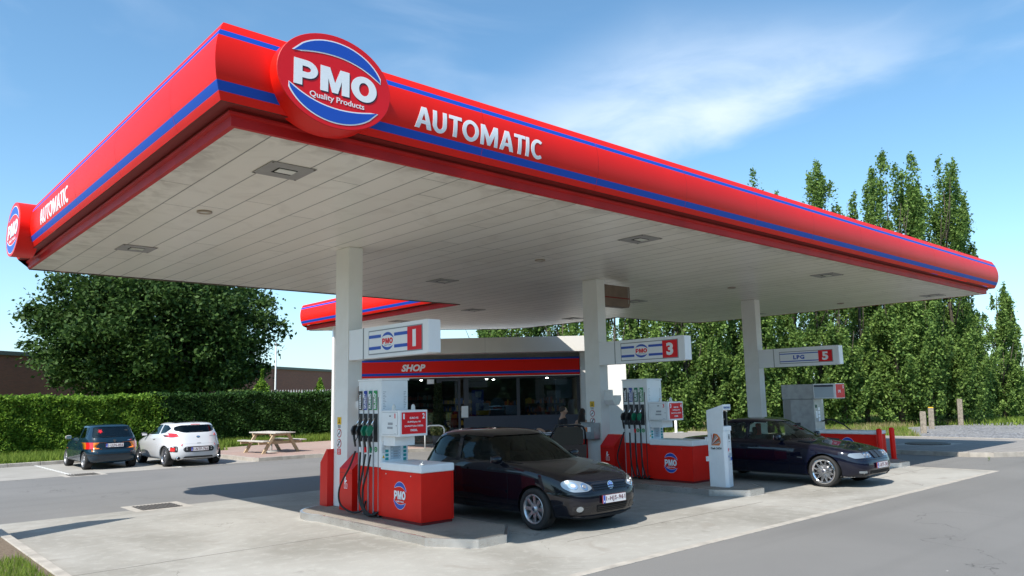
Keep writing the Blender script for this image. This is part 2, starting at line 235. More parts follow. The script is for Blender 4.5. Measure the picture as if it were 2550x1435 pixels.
# ------------------------------------------------------------------ helpers
class MB:
    def __init__(s): s.v = []; s.f = []; s.m = []; s.mats = []; s.sm = []
    def mi(s, m):
        if m not in s.mats: s.mats.append(m)
        return s.mats.index(m)
    def add(s, vs, fs, m, smooth=False):
        o = len(s.v); s.v += [tuple(v) for v in vs]; k = s.mi(m)
        for f in fs: s.f.append([o+i for i in f]); s.m.append(k); s.sm.append(smooth)
        return s
    def box(s, x0, x1, y0, y1, z0, z1, m='sign_white'):
        v = [(x0, y0, z0), (x1, y0, z0), (x1, y1, z0), (x0, y1, z0), (x0, y0, z1), (x1, y0, z1), (x1, y1, z1), (x0, y1, z1)]
        return s.add(v, [(0, 3, 2, 1), (4, 5, 6, 7), (0, 1, 5, 4), (1, 2, 6, 5), (2, 3, 7, 6), (3, 0, 4, 7)], m)
    def prism(s, poly, z0, z1, m, axis='z', sidem=None, smooth=False):
        def P(a, b, h): return (a, b, h) if axis == 'z' else ((h, a, b) if axis == 'x' else (a, h, b))
        n = len(poly); v = [P(a, b, z0) for a, b in poly]+[P(a, b, z1) for a, b in poly]
        s.add(v, [list(range(n))[::-1], list(range(n, 2*n))], m)
        return s.add(v, [(i, (i+1) % n, n+(i+1) % n, n+i) for i in range(n)], sidem or m, smooth)
    def tube(s, pts, r, m, seg=8, caps=True):
        pts = [Vector(p) for p in pts]; rs = r if isinstance(r, (list, tuple)) else [r]*len(pts); v = []; f = []; prev = None
        for i, p in enumerate(pts):
            d = (pts[min(i+1, len(pts)-1)]-pts[max(i-1, 0)]).normalized()
            if prev is None: a = d.orthogonal().normalized()
            else: a = (prev-d*prev.dot(d)).normalized()
            prev = a; b = d.cross(a)
            for k in range(seg):
                t = 2*PI*k/seg; v.append(p+(a*math.cos(t)+b*math.sin(t))*rs[i])
        for i in range(len(pts)-1):
            for k in range(seg): f.append((i*seg+k, i*seg+(k+1) % seg, (i+1)*seg+(k+1) % seg, (i+1)*seg+k))
        if caps: f.append(list(range(seg))[::-1]); f.append([(len(pts)-1)*seg+k for k in range(seg)])
        return s.add(v, f, m, True)
    def lathe(s, prof, m, seg=32, axis='z', c=(0, 0, 0), smooth=True, ms=None):
        n = len(prof); v = []; 
        for k in range(seg):
            t = 2*PI*k/seg
            for r, h in prof:
                a, b = r*math.cos(t), r*math.sin(t); q = (a, b, h) if axis == 'z' else ((h, a, b) if axis == 'x' else (b, h, a)); v.append((q[0]+c[0], q[1]+c[1], q[2]+c[2]))
        o = len(s.v); s.v += v
        for i in range(n-1):
            mm = s.mi(ms[i] if ms else m)
            for k in range(seg):
                k2 = (k+1) % seg; s.f.append([o+k*n+i, o+k2*n+i, o+k2*n+i+1, o+k*n+i+1]); s.m.append(mm); s.sm.append(smooth)
        return s
    def build(s, name, parent=None, bevel=0, fix=True, loc=None, rotz=0):
        me = bpy.data.meshes.new(name); me.from_pydata(s.v, [], s.f)
        for m in s.mats: me.materials.append(MATS[m])
        me.polygons.foreach_set('material_index', s.m); me.polygons.foreach_set('use_smooth', s.sm)
        if fix:
            bm = bmesh.new(); bm.from_mesh(me); bmesh.ops.recalc_face_normals(bm, faces=bm.faces[:]); bm.to_mesh(me); bm.free()
        me.update(); o = bpy.data.objects.new(name, me); C.objects.link(o)
        if parent: o.parent = parent
        if loc: o.location = loc
        if rotz: o.rotation_euler = (0, 0, rotz)
        if bevel:
            b = o.modifiers.new('bevel', 'BEVEL'); b.width = bevel; b.segments = 2; b.limit_method = 'ANGLE'; b.angle_limit = math.radians(40)
        return o
def empty(name, loc=(0, 0, 0), rotz=0):
    o = bpy.data.objects.new(name, None); C.objects.link(o); o.location = loc; o.rotation_euler = (0, 0, rotz); o.empty_display_size = 0.2; return o
def tag(o, label, cat, group=None, kind=None):
    o['label'] = label; o['category'] = cat
    if group: o['group'] = group
    if kind: o['kind'] = kind
    return o
def struct(o, label=None):
    o['kind'] = 'structure'
    if label: o['label'] = label
    return o
def dup(root, loc, rotz=None, name=None):
    def cp(o, par):
        c = o.copy(); C.objects.link(c)
        if par: c.parent = par
        for ch in o.children: cp(ch, c)
        return c
    r = cp(root, None); r.location = loc
    if rotz is not None: r.rotation_euler = (0, 0, rotz)
    return r
def text_mesh(txt, w, h, bold=0.0, shear=0.0, depth=0.004, space=1.0):
    """text as verts/faces fitted in a w x h box centred on 0"""
    cu = bpy.data.curves.new('t', 'FONT'); cu.body = txt; cu.size = 1; cu.offset = bold; cu.shear = shear; cu.extrude = 0.01; cu.resolution_u = 3; cu.space_character = space
    o = bpy.data.objects.new('t', cu); C.objects.link(o); dg = bpy.context.evaluated_depsgraph_get(); me = bpy.data.meshes.new_from_object(o.evaluated_get(dg))
    v = np.array([tuple(x.co) for x in me.vertices]); f = [list(p.vertices) for p in me.polygons]
    bpy.data.objects.remove(o); bpy.data.curves.remove(cu); bpy.data.meshes.remove(me)
    mn = v.min(0); mx = v.max(0); v[:, 0] = (v[:, 0]-(mn[0]+mx[0])/2)*w/(mx[0]-mn[0]); v[:, 1] = (v[:, 1]-(mn[1]+mx[1])/2)*h/(mx[1]-mn[1]); v[:, 2] = np.where(v[:, 2] > 0, depth, 0)
    return v, f
def arc(cx, cy, rx, ry, a0, a1, n=14): return [(cx+rx*math.cos(math.radians(a0+(a1-a0)*i/n)), cy+ry*math.sin(math.radians(a0+(a1-a0)*i/n))) for i in range(n+1)]
def caps(heavy):
    w_ = 0.29 if heavy else 0.215; h_ = w_*0.82; G = {}
    G['P'] = ([[(0, 0), (w_, 0), (w_, .30)]+arc(.44, .65, .38, .35, -90, 90)+[(0, 1)], [(w_, .30+h_)]+arc(.43, .65, .38-w_*.8, .35-h_, -90, 90)+[(w_, 1-h_)]], .84)
    k = .02 if heavy else .06
    G['M'] = ([[(0, 0), (w_*.95, 0), (w_*.95+.0, .56), (.52-w_*.36, .02), (.52+w_*.36, .02), (1.04-w_*.95, .56), (1.04-w_*.95, 0), (1.04, 0), (1.04, 1), (1.04-w_*1.15, 1), (.52, .42), (w_*1.15, 1), (0, 1)]], 1.04)
    G['O'] = ([arc(.48, .5, .48, .52, 0, 360, 36)[:-1], arc(.48, .5, .48-w_, .52-h_*1.05, 0, 360, 36)[:-1]], .96)
    G['A'] = ([[(0, 0), (w_*1.1, 0), (w_*1.1+.08, .22), (.80-w_*1.1, .22), (.88-w_*1.1, 0), (.88, 0), (.44+w_*.62, 1), (.44-w_*.62, 1)], [(.33, .38), (.44, .72), (.55, .38)]], .88)
    G['U'] = ([[(0, 1), (0, .36)]+arc(.38, .36, .38, .38, 180, 360)+[(.76, 1), (.76-w_, 1), (.76-w_, .36)]+arc(.38, .36, .38-w_, .38-h_, 360, 180)+[(w_, 1)]], .76)
    G['T'] = ([[(.36-w_/2, 0), (.36+w_/2, 0), (.36+w_/2, 1-h_), (.72, 1-h_), (.72, 1), (0, 1), (0, 1-h_), (.36-w_/2, 1-h_)]], .72)
    G['I'] = ([[(0, 0), (w_, 0), (w_, 1), (0, 1)]], w_)
    G['C'] = ([arc(.46, .5, .46, .52, 52, 308, 30)+[(.46+.20, .5-.52+h_+.045)]+arc(.46, .5, .46-w_, .52-h_, 300, 60, 26)+[(.46+.20, .5+.52-h_-.045)]], .76)
    return G
def capital_mesh(txt, w, h, heavy=False, depth=0.004, gap=0.09, sizes=None):
    G = caps(heavy); cu = bpy.data.curves.new('t', 'CURVE'); cu.dimensions = '2D'; cu.fill_mode = 'BOTH'; cu.extrude = 0.01; x = 0
    for ch in txt:
        sp, adv = G[ch]
        for pts in sp:
            q = cu.splines.new('POLY'); q.points.add(len(pts)-1); q.use_cyclic_u = True
            for i, (a_, b_) in enumerate(pts): q.points[i].co = (x+a_, b_, 0, 1)
        x += adv+(gap if ch not in 'AT' else gap*0.35)
    o = bpy.data.objects.new('t', cu); C.objects.link(o); dg = bpy.context.evaluated_depsgraph_get(); me = bpy.data.meshes.new_from_object(o.evaluated_get(dg)); v = np.array([tuple(p.co) for p in me.vertices]); f = [list(p.vertices) for p in me.polygons]
    bpy.data.objects.remove(o); bpy.data.curves.remove(cu); bpy.data.meshes.remove(me); mn = v.min(0); mx = v.max(0); v[:, 0] = (v[:, 0]-(mn[0]+mx[0])/2)*w/(mx[0]-mn[0]); v[:, 1] = (v[:, 1]-(mn[1]+mx[1])/2)*h/(mx[1]-mn[1]); v[:, 2] = np.where(v[:, 2] > 0, depth, 0); return v, f
class Plane:   # a drawing plane on a real surface: origin, right, up
    def __init__(s, o, r, u=(0, 0, 1)): s.o = Vector(o); s.r = Vector(r).normalized(); s.u = Vector(u).normalized(); s.n = s.r.cross(s.u)
    def p(s, x, y, d=0.0): return tuple(s.o+s.r*x+s.u*y+s.n*d)
    def text(s, mb, txt, x, y, w, h, m, d=0.0, depth=0.003, **k):
        v, f = text_mesh(txt, w, h, depth=depth, **k); mb.add([s.p(x+a, y+b, d+c) for a, b, c in v], f, m)
    def capitals(s, mb, txt, x, y, w, h, m, d=0.0, depth=0.003, heavy=True, gap=0.07):
        v, f = capital_mesh(txt, w, h, heavy, depth, gap); mb.add([s.p(x+a, y+b, d+c) for a, b, c in v], f, m)
    def poly(s, mb, pts, m, d=0.0, depth=0.003):
        n = len(pts); v = [s.p(a, b, d) for a, b in pts]+[s.p(a, b, d+depth) for a, b in pts]
        mb.add(v, [list(range(n))[::-1], list(range(n, 2*n))]+[(i, (i+1) % n, n+(i+1) % n, n+i) for i in range(n)], m)
    def rect(s, mb, x0, x1, y0, y1, m, d=0.0, depth=0.003): s.poly(mb, [(x0, y0), (x1, y0), (x1, y1), (x0, y1)], m, d, depth)
    def ring(s, mb, x, y, r1, r2, m, d=0.0, depth=0.003, seg=28, ry=1.0):
        v = []
        for k in range(seg):
            t = 2*PI*k/seg
            for r in (r1, r2):
                for dd in (d, d+depth): v.append(s.p(x+r*math.cos(t), y+r*math.sin(t)*ry, dd))
        f = []
        for k in range(seg):
            a = 4*k; b = 4*((k+1) % seg); f += [(a+1, b+1, b+3, a+3), (a, b, b+1, a+1), (a+2, a+3, b+3, b+2)]
        mb.add(v, f, m)
    def disc(s, mb, x, y, r, m, d=0.0, depth=0.003, seg=28, ry=1.0): s.poly(mb, [(x+r*math.cos(2*PI*k/seg), y+r*ry*math.sin(2*PI*k/seg)) for k in range(seg)], m, d, depth)
def crescent(sx, sy, grow=0.0, flip=False):
    """blue swoosh of the round emblem, in a unit circle scaled by sx, sy"""
    pts = [(0.86*math.cos(a), (0.86)*math.sin(a)) for a in np.radians(np.linspace(133, 24, 22))]
    p0 = (0.80, 0.26); p2 = (-0.74, 0.44); pc = (0.18, 0.80)
    inner = [((1-t)**2*p0[0]+2*t*(1-t)*pc[0]+t*t*p2[0], (1-t)**2*p0[1]+2*t*(1-t)*pc[1]+t*t*p2[1]) for t in np.linspace(0, 1, 16)]
    pts = pts+inner
    if grow:
        c = Vector((0.0, 0.66)); q = []
        n = len(pts)
        for i in range(n):
            a = Vector(pts[i-1]); b = Vector(pts[(i+1) % n]); d = (b-a)
            nn = Vector((-d.y, d.x)); nn = nn.normalized() if nn.length > 0 else nn; q.append((pts[i][0]+nn.x*grow, pts[i][1]+nn.y*grow))
        pts = q
    if flip: pts = [(-a, -b) for a, b in pts]
    return [(a*sx, b*sy) for a, b in pts]
def logo(pl, x, y, sx, sy, parent, d=0.0, onred=True, fine=True):
    P = Plane(pl.p(x, y, d), pl.r, pl.u)
    for fl in (False, True):
        mb = MB()
        if onred: P.poly(mb, crescent(sx, sy, 0.025, fl), 'sign_white', 0.001, 0.002)
        P.poly(mb, crescent(sx, sy, 0, fl), 'sign_blue', 0.003, 0.002); mb.build('crescent', parent)
    mb = MB(); sh = sx*0.014
    if onred: P.capitals(mb, 'PMO', sh, 0.02*sy-sh*1.3, 1.46*sx, 0.56*sy, 'sign_shadow', 0.001, 0.002)
    P.capitals(mb, 'PMO', 0, 0.02*sy, 1.46*sx, 0.56*sy, 'sign_white' if onred else 'sign_red', 0.003, 0.002); mb.build('emblem_lettering', parent)
    if fine:
        mb = MB(); P.text(mb, 'Quality Products', 0.02*sx, -0.39*sy, 0.96*sx, 0.16*sy, 'sign_white' if onred else 'print_grey', 0.002, 0.002, bold=0.01); mb.build('slogan', parent)
# leaves: many small rhombic faces
def leaf_mesh(name, pos, size, m, parent=None, upbias=0.4, aspect=0.6, fold=False):
    n = len(pos); pos = np.asarray(pos, float)
    nrm = RNG.normal(size=(n, 3)); nrm[:, 2] += upbias*2; nrm /= np.linalg.norm(nrm, axis=1)[:, None]
    a = np.cross(nrm, RNG.normal(size=(n, 3))); a /= np.linalg.norm(a, axis=1)[:, None]; b = np.cross(nrm, a)
    s = (size*RNG.uniform(0.5, 1.45, n))[:, None]
    v = np.stack([pos-a*s*0.5, pos+b*s*aspect*0.5, pos+a*s*0.5, pos-b*s*aspect*0.5], 1).reshape(-1, 3)
    me = bpy.data.meshes.new(name); me.vertices.add(4*n); me.vertices.foreach_set('co', v.ravel())
    me.loops.add(4*n); me.loops.foreach_set('vertex_index', np.arange(4*n)); me.polygons.add(n); me.polygons.foreach_set('loop_start', np.arange(0, 4*n, 4)); me.polygons.foreach_set('loop_total', np.full(n, 4))
    me.update(calc_edges=True); me.materials.append(MATS[m]); o = bpy.data.objects.new(name, me); C.objects.link(o)
    if parent: o.parent = parent
    return o
def blades(name, pos, h, wd, m, lean=0.35):
    n = len(pos); pos = np.asarray(pos, float); t = RNG.uniform(0, 2*PI, n); d = np.stack([np.cos(t), np.sin(t), np.zeros(n)], 1)
    hh = (h*RNG.uniform(0.5, 1.3, n))[:, None]; le = np.stack([RNG.normal(size=n), RNG.normal(size=n), np.zeros(n)], 1)*lean*hh
    v = np.stack([pos-d*wd, pos+d*wd, pos+le+np.array([0, 0, 1])*hh], 1).reshape(-1, 3)
    me = bpy.data.meshes.new(name); me.vertices.add(3*n); me.vertices.foreach_set('co', v.ravel()); me.loops.add(3*n); me.loops.foreach_set('vertex_index', np.arange(3*n)); me.polygons.add(n)
    me.polygons.foreach_set('loop_start', np.arange(0, 3*n, 3)); me.polygons.foreach_set('loop_total', np.full(n, 3)); me.update(calc_edges=True); me.materials.append(MATS[m]); o = bpy.data.objects.new(name, me); C.objects.link(o); return o
def sheet(name, poly, z, m, label=None):
    me = bpy.data.meshes.new(name); me.from_pydata([(x, y, z) for x, y in poly], [], [list(range(len(poly)))]); me.materials.append(MATS[m]); o = bpy.data.objects.new(name, me); C.objects.link(o)
    bm = bmesh.new(); bm.from_mesh(me); bmesh.ops.recalc_face_normals(bm, faces=bm.faces[:])
    if bm.faces[:][0].normal.z < 0: bmesh.ops.reverse_faces(bm, faces=bm.faces[:])
    bm.to_mesh(me); bm.free(); return struct(o, label)
# ================================================================== SETTING
H = 5.06
sheet('field', [(-900, -900), (1500, -900), (1500, 1500), (-900, 1500)], -0.06, 'field')
sheet('grass', [(-60, -40), (62, -40), (62, 90), (-60, 90)], -0.03, 'grass_ground')
sheet('asphalt', [(-2.5, -30), (34.2, -30), (34.2, 30), (30, 45), (-30, 45), (-30, 15.9), (2.2, 15.9), (2.2, 9), (0.5, 4), (-2.5, 0)], 0.0, 'asphalt')
sheet('concrete_slab', [(2.36, 6.56), (22.03, 6.56), (22.03, 17.0), (2.36, 16.85)], 0.004, 'concrete')
o = MB().box(2.36, 22.15, 6.42, 6.56, -0.05, 0.006, 'kerb').build('slab_edge_strip'); struct(o)
o = MB().box(22.03, 22.15, 6.56, 17.0, -0.05, 0.006, 'kerb').build('slab_edge_strip'); struct(o)
mb = MB()
for y in (11.05,): mb.box(2.36, 6.6, y, y+0.012, 0.0, 0.0055, 'iron')
mb.box(8.2, 13.6, 8.02, 8.03, 0.0, 0.0055, 'iron'); mb.box(15.6, 22.0, 8.02, 8.03, 0.0, 0.0055, 'iron')
struct(mb.build('slab_joint'))
sheet('parking_bays', [(-20, 26.2), (11.62, 26.75), (11.62, 32.5), (-20, 32.5)], 0.004, 'parking_concrete')
mb = MB()
for k in range(14): mb.box(5.78, 5.88, 26.75+k*0.42, 26.75+k*0.42+0.24, 0, 0.009, 'line_white')
for k in range(12): mb.box(9.0, 9.1, 26.85+k*0.42, 26.85+k*0.42+0.24, 0, 0.009, 'line_white')
struct(mb.build('parking_markings'))
# verge behind the parking bays + kerb
struct(MB().box(-30, 9.6, 32.62, 60, -0.05, 0.10, 'grass_ground').build('verge'))
struct(MB().prism([(9.6, 32.62), (30, 34.5), (30, 60), (9.6, 60)], -0.05, 0.10, 'grass_ground').build('verge'))
mb = MB()
for k in range(40): mb.box(-30+k*1.0, -30+k*1.0+0.99, 32.48, 32.62, -0.05, 0.13, 'kerb')
cor = [(9.6, 32.48), (10.4, 32.3), (11.0, 31.7), (11.5, 30.6), (11.6, 29.5), (11.6, 28.0), (11.62, 27.0), (11.75, 26.85), (13.5, 26.80), (18.5, 25.6), (24.6, 20.2), (30, 15.5)]
struct(mb.build('kerb', bevel=0.012))
mb = MB()
for (x0, y0), (x1, y1) in zip(cor[:-1], cor[1:]):
    n = max(1, round(math.hypot(x1-x0, y1-y0)/1.0))
    for k in range(n):
        a = Vector((x0, y0, 0)).lerp(Vector((x1, y1, 0)), k/n); b = Vector((x0, y0, 0)).lerp(Vector((x1, y1, 0)), (k+0.99)/n); d = (b-a).normalized(); s_ = Vector((-d.y, d.x, 0))*0.12
        if x0 < 11.6 and y0 > 27.1: s_ = Vector((-d.y, d.x, 0))*0.12
        mb.prism([(a.x, a.y), (b.x, b.y), (b.x+s_.x, b.y+s_.y), (a.x+s_.x, a.y+s_.y)], -0.05, 0.125, 'kerb')
struct(mb.build('kerb'))
struct(MB().prism([(9.7, 32.6), (10.45, 32.42), (11.08, 31.8), (11.6, 30.7), (11.7, 29.5), (11.7, 28), (11.72, 27.05), (13.5, 26.9), (18.5, 25.7), (24.6, 20.3), (30, 15.6), (34, 22), (24, 34), (20, 37), (11, 33.6)], -0.05, 0.115, 'red_paving').build('pavement'))
# right hand pavement, kerb and gravel
mb = MB(); rk = [(26.1, 30), (26.1, 8.35), (26.35, 7.75), (27.1, 7.2), (29, 6.2), (36, 3.0)]
for (x0, y0), (x1, y1) in zip(rk[:-1], rk[1:]):
    n = max(1, round(math.hypot(x1-x0, y1-y0)/1.0))
    for k in range(n):
        a = Vector((x0, y0, 0)).lerp(Vector((x1, y1, 0)), k/n); b = Vector((x0, y0, 0)).lerp(Vector((x1, y1, 0)), (k+0.992)/n); d = (b-a).normalized(); s_ = Vector((-d.y, d.x, 0))*0.13
        mb.prism([(a.x, a.y), (b.x, b.y), (b.x+s_.x, b.y+s_.y), (a.x+s_.x, a.y+s_.y)], -0.05, 0.135, 'kerb')
struct(mb.build('kerb'))
struct(MB().prism([(26.2, 30), (26.2, 8.4), (26.45, 7.85), (27.15, 7.3), (29.05, 6.3), (36, 3.12), (36, 5.5), (33.9, 8.2), (33.8, 13.5), (33.8, 22), (30, 30)], -0.05, 0.12, 'grey_paving').build('pavement'))
struct(MB().box(33.72, 33.85, 6.5, 24, -0.05, 0.14, 'kerb').build('kerb'))
sheet('gravel', [(33.85, 12.4), (33.85, 8.2), (36, 4.5), (44, -20), (62, -20), (56, 13.2), (50, 15.6), (44.5, 17.3), (38.5, 14.6)], -0.015, 'gravel')
struct(MB().box(2.22, 2.36, 9.0, 15.9, -0.05, 0.10, 'kerb').build('kerb', bevel=0.012))
struct(MB().prism([(2.22, 9.0), (2.22, 15.9), (-6, 15.9), (-6, 0), (0.5, 4)], -0.05, 0.085, 'soil').build('verge_soil'))
# gratings and manholes
def grating(x, y, w_, l_, rz, lab):
    t = empty('drain_grating', (x, y, 0.004), rz); tag(t, lab, 'drain')
    MB().box(-w_/2-0.17, w_/2+0.17, -l_/2-0.17, l_/2+0.17, -0.03, 0.002, 'kerb').build('surround', t)
    m_ = MB(); n = 11
    for k in range(n): xx = -w_/2+(k+0.5)*w_/n; m_.box(xx-0.012, xx+0.012, -l_/2, l_/2, 0.002, 0.012, 'iron')
    for k in range(5): yy = -l_/2+(k+0.5)*l_/5; m_.box(-w_/2, w_/2, yy-0.012, yy+0.012, 0.002, 0.010, 'iron')
    m_.box(-w_/2, w_/2, -l_/2, l_/2, 0.002, 0.004, 'well'); m_.build('grate', t)
grating(5.3, 17.05, 0.78, 0.78, 0, 'iron drain grating at the edge of the concrete slab nearest the left')
grating(6.1, 26.8, 0.8, 0.8, 0, 'iron drain grating behind the dark green hatchback at the parking edge')
t = empty('manhole_cover', (29.5, 10.75, 0.12)); tag(t, 'large round dark manhole cover in the pavement right of the pumps', 'manhole')
mb = MB(); mb.box(-0.95, 0.95, -0.85, 0.85, -0.05, 0.004, 'kerb'); mb.build('surround', t)
mb = MB(); mb.lathe([(0.0, 0.05), (0.60, 0.05), (0.66, 0.045), (0.68, 0.004)], 'iron', 40); mb.build('cover', t)
mb = MB(); mb.prism([((0.73 if k % 4 < 2 else 0.69)*math.cos(2*PI*k/96), (0.73 if k % 4 < 2 else 0.69)*math.sin(2*PI*k/96)) for k in range(96)], 0.004, 0.03, 'iron'); mb.build('toothed_rim', t)
# ================================================================== CANOPY
cpy = empty('forecourt_canopy', (3.04, 7.84, 0)); tag(cpy, 'large flat petrol station canopy with curved red and blue fascia and white plank soffit', 'canopy')
cpy.matrix_world = Matrix.Identity(4)
X0, X1, Y0, Y1 = 3.04, 27.5, 7.84, 18.94
foot = [(X0, Y0), (X1, Y0), (X1, Y1-1.0), (X1-0.25, Y1-0.35), (X1-0.9, Y1), (22.45, Y1), (22.5, 22.0), (22.35, 24.0), (21.9, 24.9), (20.9, 25.6), (14.95, 29.45), (14.82, Y1), (X0, Y1)]
mb = MB(); mb.prism(foot, H, H+0.03, 'soffit'); mb.build('soffit', cpy)
mb = MB(); mb.prism([(x*1.0, y*1.0) for x, y in foot], H+0.9, H+0.93, 'roof_felt'); mb.build('roof', cpy)
# fascia profile: (outward offset, z, material)
def profile():
    top, bot = 6.096, 5.232; pts = []
    for i in range(25):
        f = i/24; z = top+(bot-top)*f; o_ = 0.22+0.115*4*f*(1-f)*1.0; pts.append((o_, z))
    return pts
PR = profile()
def band(f): return 'fascia_blue' if 0.125 <= f <= 0.215 or 0.785 <= f <= 0.90 else 'fascia_red'
prof_f = []
for f in [0, .045, .09, .13, .175, .212, .27, .34, .41, .48, .55, .62, .69, .74, .785, .84, .90, .95, 1.0]:
    prof_f.append((0.22+0.46*f*(1-f), 6.096-0.864*f, f))
def sweep(mb, path, prof, mats, closed=False):
    """path: list of (x,y) going so that outward is to the right; prof: (offset,z)"""
    n = len(path); ring = []
    for i in range(n):
        p = Vector(path[i]); 
        d1 = (Vector(path[i])-Vector(path[i-1])).normalized() if i > 0 else (Vector(path[1])-Vector(path[0])).normalized()
        d2 = (Vector(path[i+1])-Vector(path[i])).normalized() if i < n-1 else d1
        n1 = Vector((d1.y, -d1.x)); n2 = Vector((d2.y, -d2.x)); b = (n1+n2); b = b/(b.dot(n1)) if b.length > 1e-6 else n1
        ring.append([(p.x+b.x*o_, p.y+b.y*o_, z) for o_, z in prof])
    v = [q for r in ring for q in r]; m = len(prof)
    for j in range(m-1): mb.add(*( [[ring[i][j] for i in range(n)]+[ring[i][j+1] for i in range(n)], [(i, i+1, n+i+1, n+i) for i in range(n-1)]] ), mats[j], False)
    for e, rv in ((0, False), (n-1, True)):
        inner = [(path[e][0], path[e][1], prof[0][1]), (path[e][0], path[e][1], prof[-1][1])]
        mb.add(ring[e]+[inner[1], inner[0]], [list(range(m+2))], mats[0])
fm = [band((prof_f[i][2]+prof_f[i+1][2])/2) for i in range(len(prof_f)-1)]
def smooth_sweep(path, name, parent):
    """each straight run of fascia is its own panel so the curve can be smooth shaded"""
    mb = MB(); pr = [(o_, z) for o_, z, f in prof_f]; sweep(mb, path, pr, fm); mb.sm = [len(f) == 4 for f in mb.f]
    o = mb.build(name, parent); 
    bm = bmesh.new(); bm.from_mesh(o.data); bmesh.ops.remove_doubles(bm, verts=bm.verts[:], dist=0.0005)
    for e in bm.edges:
        if len(e.link_faces) == 2 and e.calc_face_angle(0) > math.radians(20): e.smooth = False
    bmesh.ops.recalc_face_normals(bm, faces=bm.faces[:]); bm.to_mesh(o.data); bm.free(); return o
main_path = [(X0, Y1), (X0, Y0), (X1, Y0), (X1, Y1-0.2)]
smooth_sweep(main_path, 'fascia', cpy)
smooth_sweep([(14.85, 29.45), (14.85, Y1+0.1)], 'fascia', cpy)
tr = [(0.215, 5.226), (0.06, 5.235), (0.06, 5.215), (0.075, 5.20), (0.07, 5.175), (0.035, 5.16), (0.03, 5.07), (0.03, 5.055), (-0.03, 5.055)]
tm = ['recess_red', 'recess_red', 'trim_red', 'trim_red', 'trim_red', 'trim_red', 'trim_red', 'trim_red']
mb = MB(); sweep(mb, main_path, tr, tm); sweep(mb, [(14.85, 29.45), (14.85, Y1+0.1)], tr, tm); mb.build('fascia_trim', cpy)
# rear edge flange
mb = MB(); rear = [(X1, Y1-0.2), (X1, Y1-1.0), (X1-0.25, Y1-0.35), (X1-0.9, Y1), (22.45, Y1), (22.5, 22.0), (22.35, 24.0), (21.9, 24.9), (20.9, 25.6), (14.95, 29.45)]
sweep(mb, rear[1:], [(0.05, 5.98), (0.05, 5.045), (0.0, 5.045)], ['brown_box']*2); sweep(mb, [(14.8, Y1), (X0, Y1)], [(0.05, 5.98), (0.05, 5.04), (0.0, 5.04)], ['brown_box']*2); mb.build('rear_edge_flashing', cpy)
# panel seams in the fascia, 2.3 m apart
def seam(px_, py_, ox, oy, tx, ty):
    v = []; mb = MB()
    for o_, z, f in prof_f:
        for s_ in (-0.003, 0.003): v.append((px_+ox*(o_+0.0015)+tx*s_, py_+oy*(o_+0.0015)+ty*s_, z))
    mb.add(v, [(2*i, 2*i+1, 2*i+3, 2*i+2) for i in range(len(prof_f)-1)], 'trim_red'); mb.build('fascia_seam', cpy)
for k in range(11): seam(4.0+k*2.3, Y0, 0, -1, 1, 0)
for k in range(5): seam(X0, 8.9+k*2.3, -1, 0, 0, 1)
for k in range(4): seam(14.85, 20.5+k*2.3, -1, 0, 0, 1)
# lettering wrapped on the bulge
def wrap_text(txt, origin, r, w_, h_, zc_, nrm, m, bold, name):
    v, f = capital_mesh(txt, w_, h_, False, 0.004, 0.13); mb = MB(); vv = []
    bm = bmesh.new(); bv = [bm.verts.new(p) for p in v]; bm.verts.ensure_lookup_table()
    for q in f:
        try: bm.faces.new([bv[i] for i in q])
        except ValueError: pass
    for z in np.linspace(-h_/2+0.03, h_/2-0.03, 8): bmesh.ops.bisect_plane(bm, geom=bm.verts[:]+bm.edges[:]+bm.faces[:], plane_co=(0, z, 0), plane_no=(0, 1, 0))
    bm.verts.index_update()
    for p in bm.verts:
        z = zc_+p.co.y; ff = (6.096-z)/0.864; o_ = 0.22+0.46*ff*(1-ff)+0.001+p.co.z; vv.append((origin[0]+r[0]*p.co.x+nrm[0]*o_, origin[1]+r[1]*p.co.x+nrm[1]*o_, z))
    mb.add(vv, [[q.index for q in fc.verts] for fc in bm.faces], m); bm.free(); o = mb.build(name, cpy); o['label'] = 'white capitals'; return o
wrap_text('AUTOMATIC', (6.29, Y0), (1, 0), 2.19, 0.285, 5.60, (0, -1), 'sign_white', 0.042, 'lettering')
wrap_text('AUTOMATIC', (X0, 15.06), (0, -1), 2.19, 0.285, 5.60, (-1, 0), 'sign_white', 0.042, 'lettering')
# round emblem signs
def round_sign(name, o, r, n_, lab):
    t = empty(name, o); tag(t, lab, 'sign', 'round emblem signs on the fascia'); t.location = (0, 0, 0)
    P = Plane(o, r); a, b = n_, 0.544; k = 64; mb = MB(); v = []
    el = [(a*math.cos(2*PI*i/k), b*math.sin(2*PI*i/k)) for i in range(k)]
    for s_, d in ((1, -0.36), (1, -0.006), (0.992, 0.0)): v += [P.p(x*s_, y*s_, d) for x, y in el]
    mb.add(v[:2*k], [(i, (i+1) % k, k+(i+1) % k, k+i) for i in range(k)], 'fascia_red', True); mb.add(v[k:], [(i, (i+1) % k, k+(i+1) % k, k+i) for i in range(k)], 'trim_red'); mb.add(v[:k], [list(range(k))], 'recess_red'); mb.build('rim', t)
    mb = MB(); mb.add(v[2*k:], [list(range(k))], 'sign_red'); mb.build('face', t)
    logo(P, 0, -0.01, a, b, t, 0.0); return t
round_sign('round_sign', (4.007, 7.34, 5.658), (1, 0, 0), 0.711, 'oval red emblem sign facing front beside the near canopy corner')
round_sign('round_sign', (2.53, 17.82, 5.65), (0, -1, 0), 0.74, 'oval red emblem sign at the far left end of the canopy side')
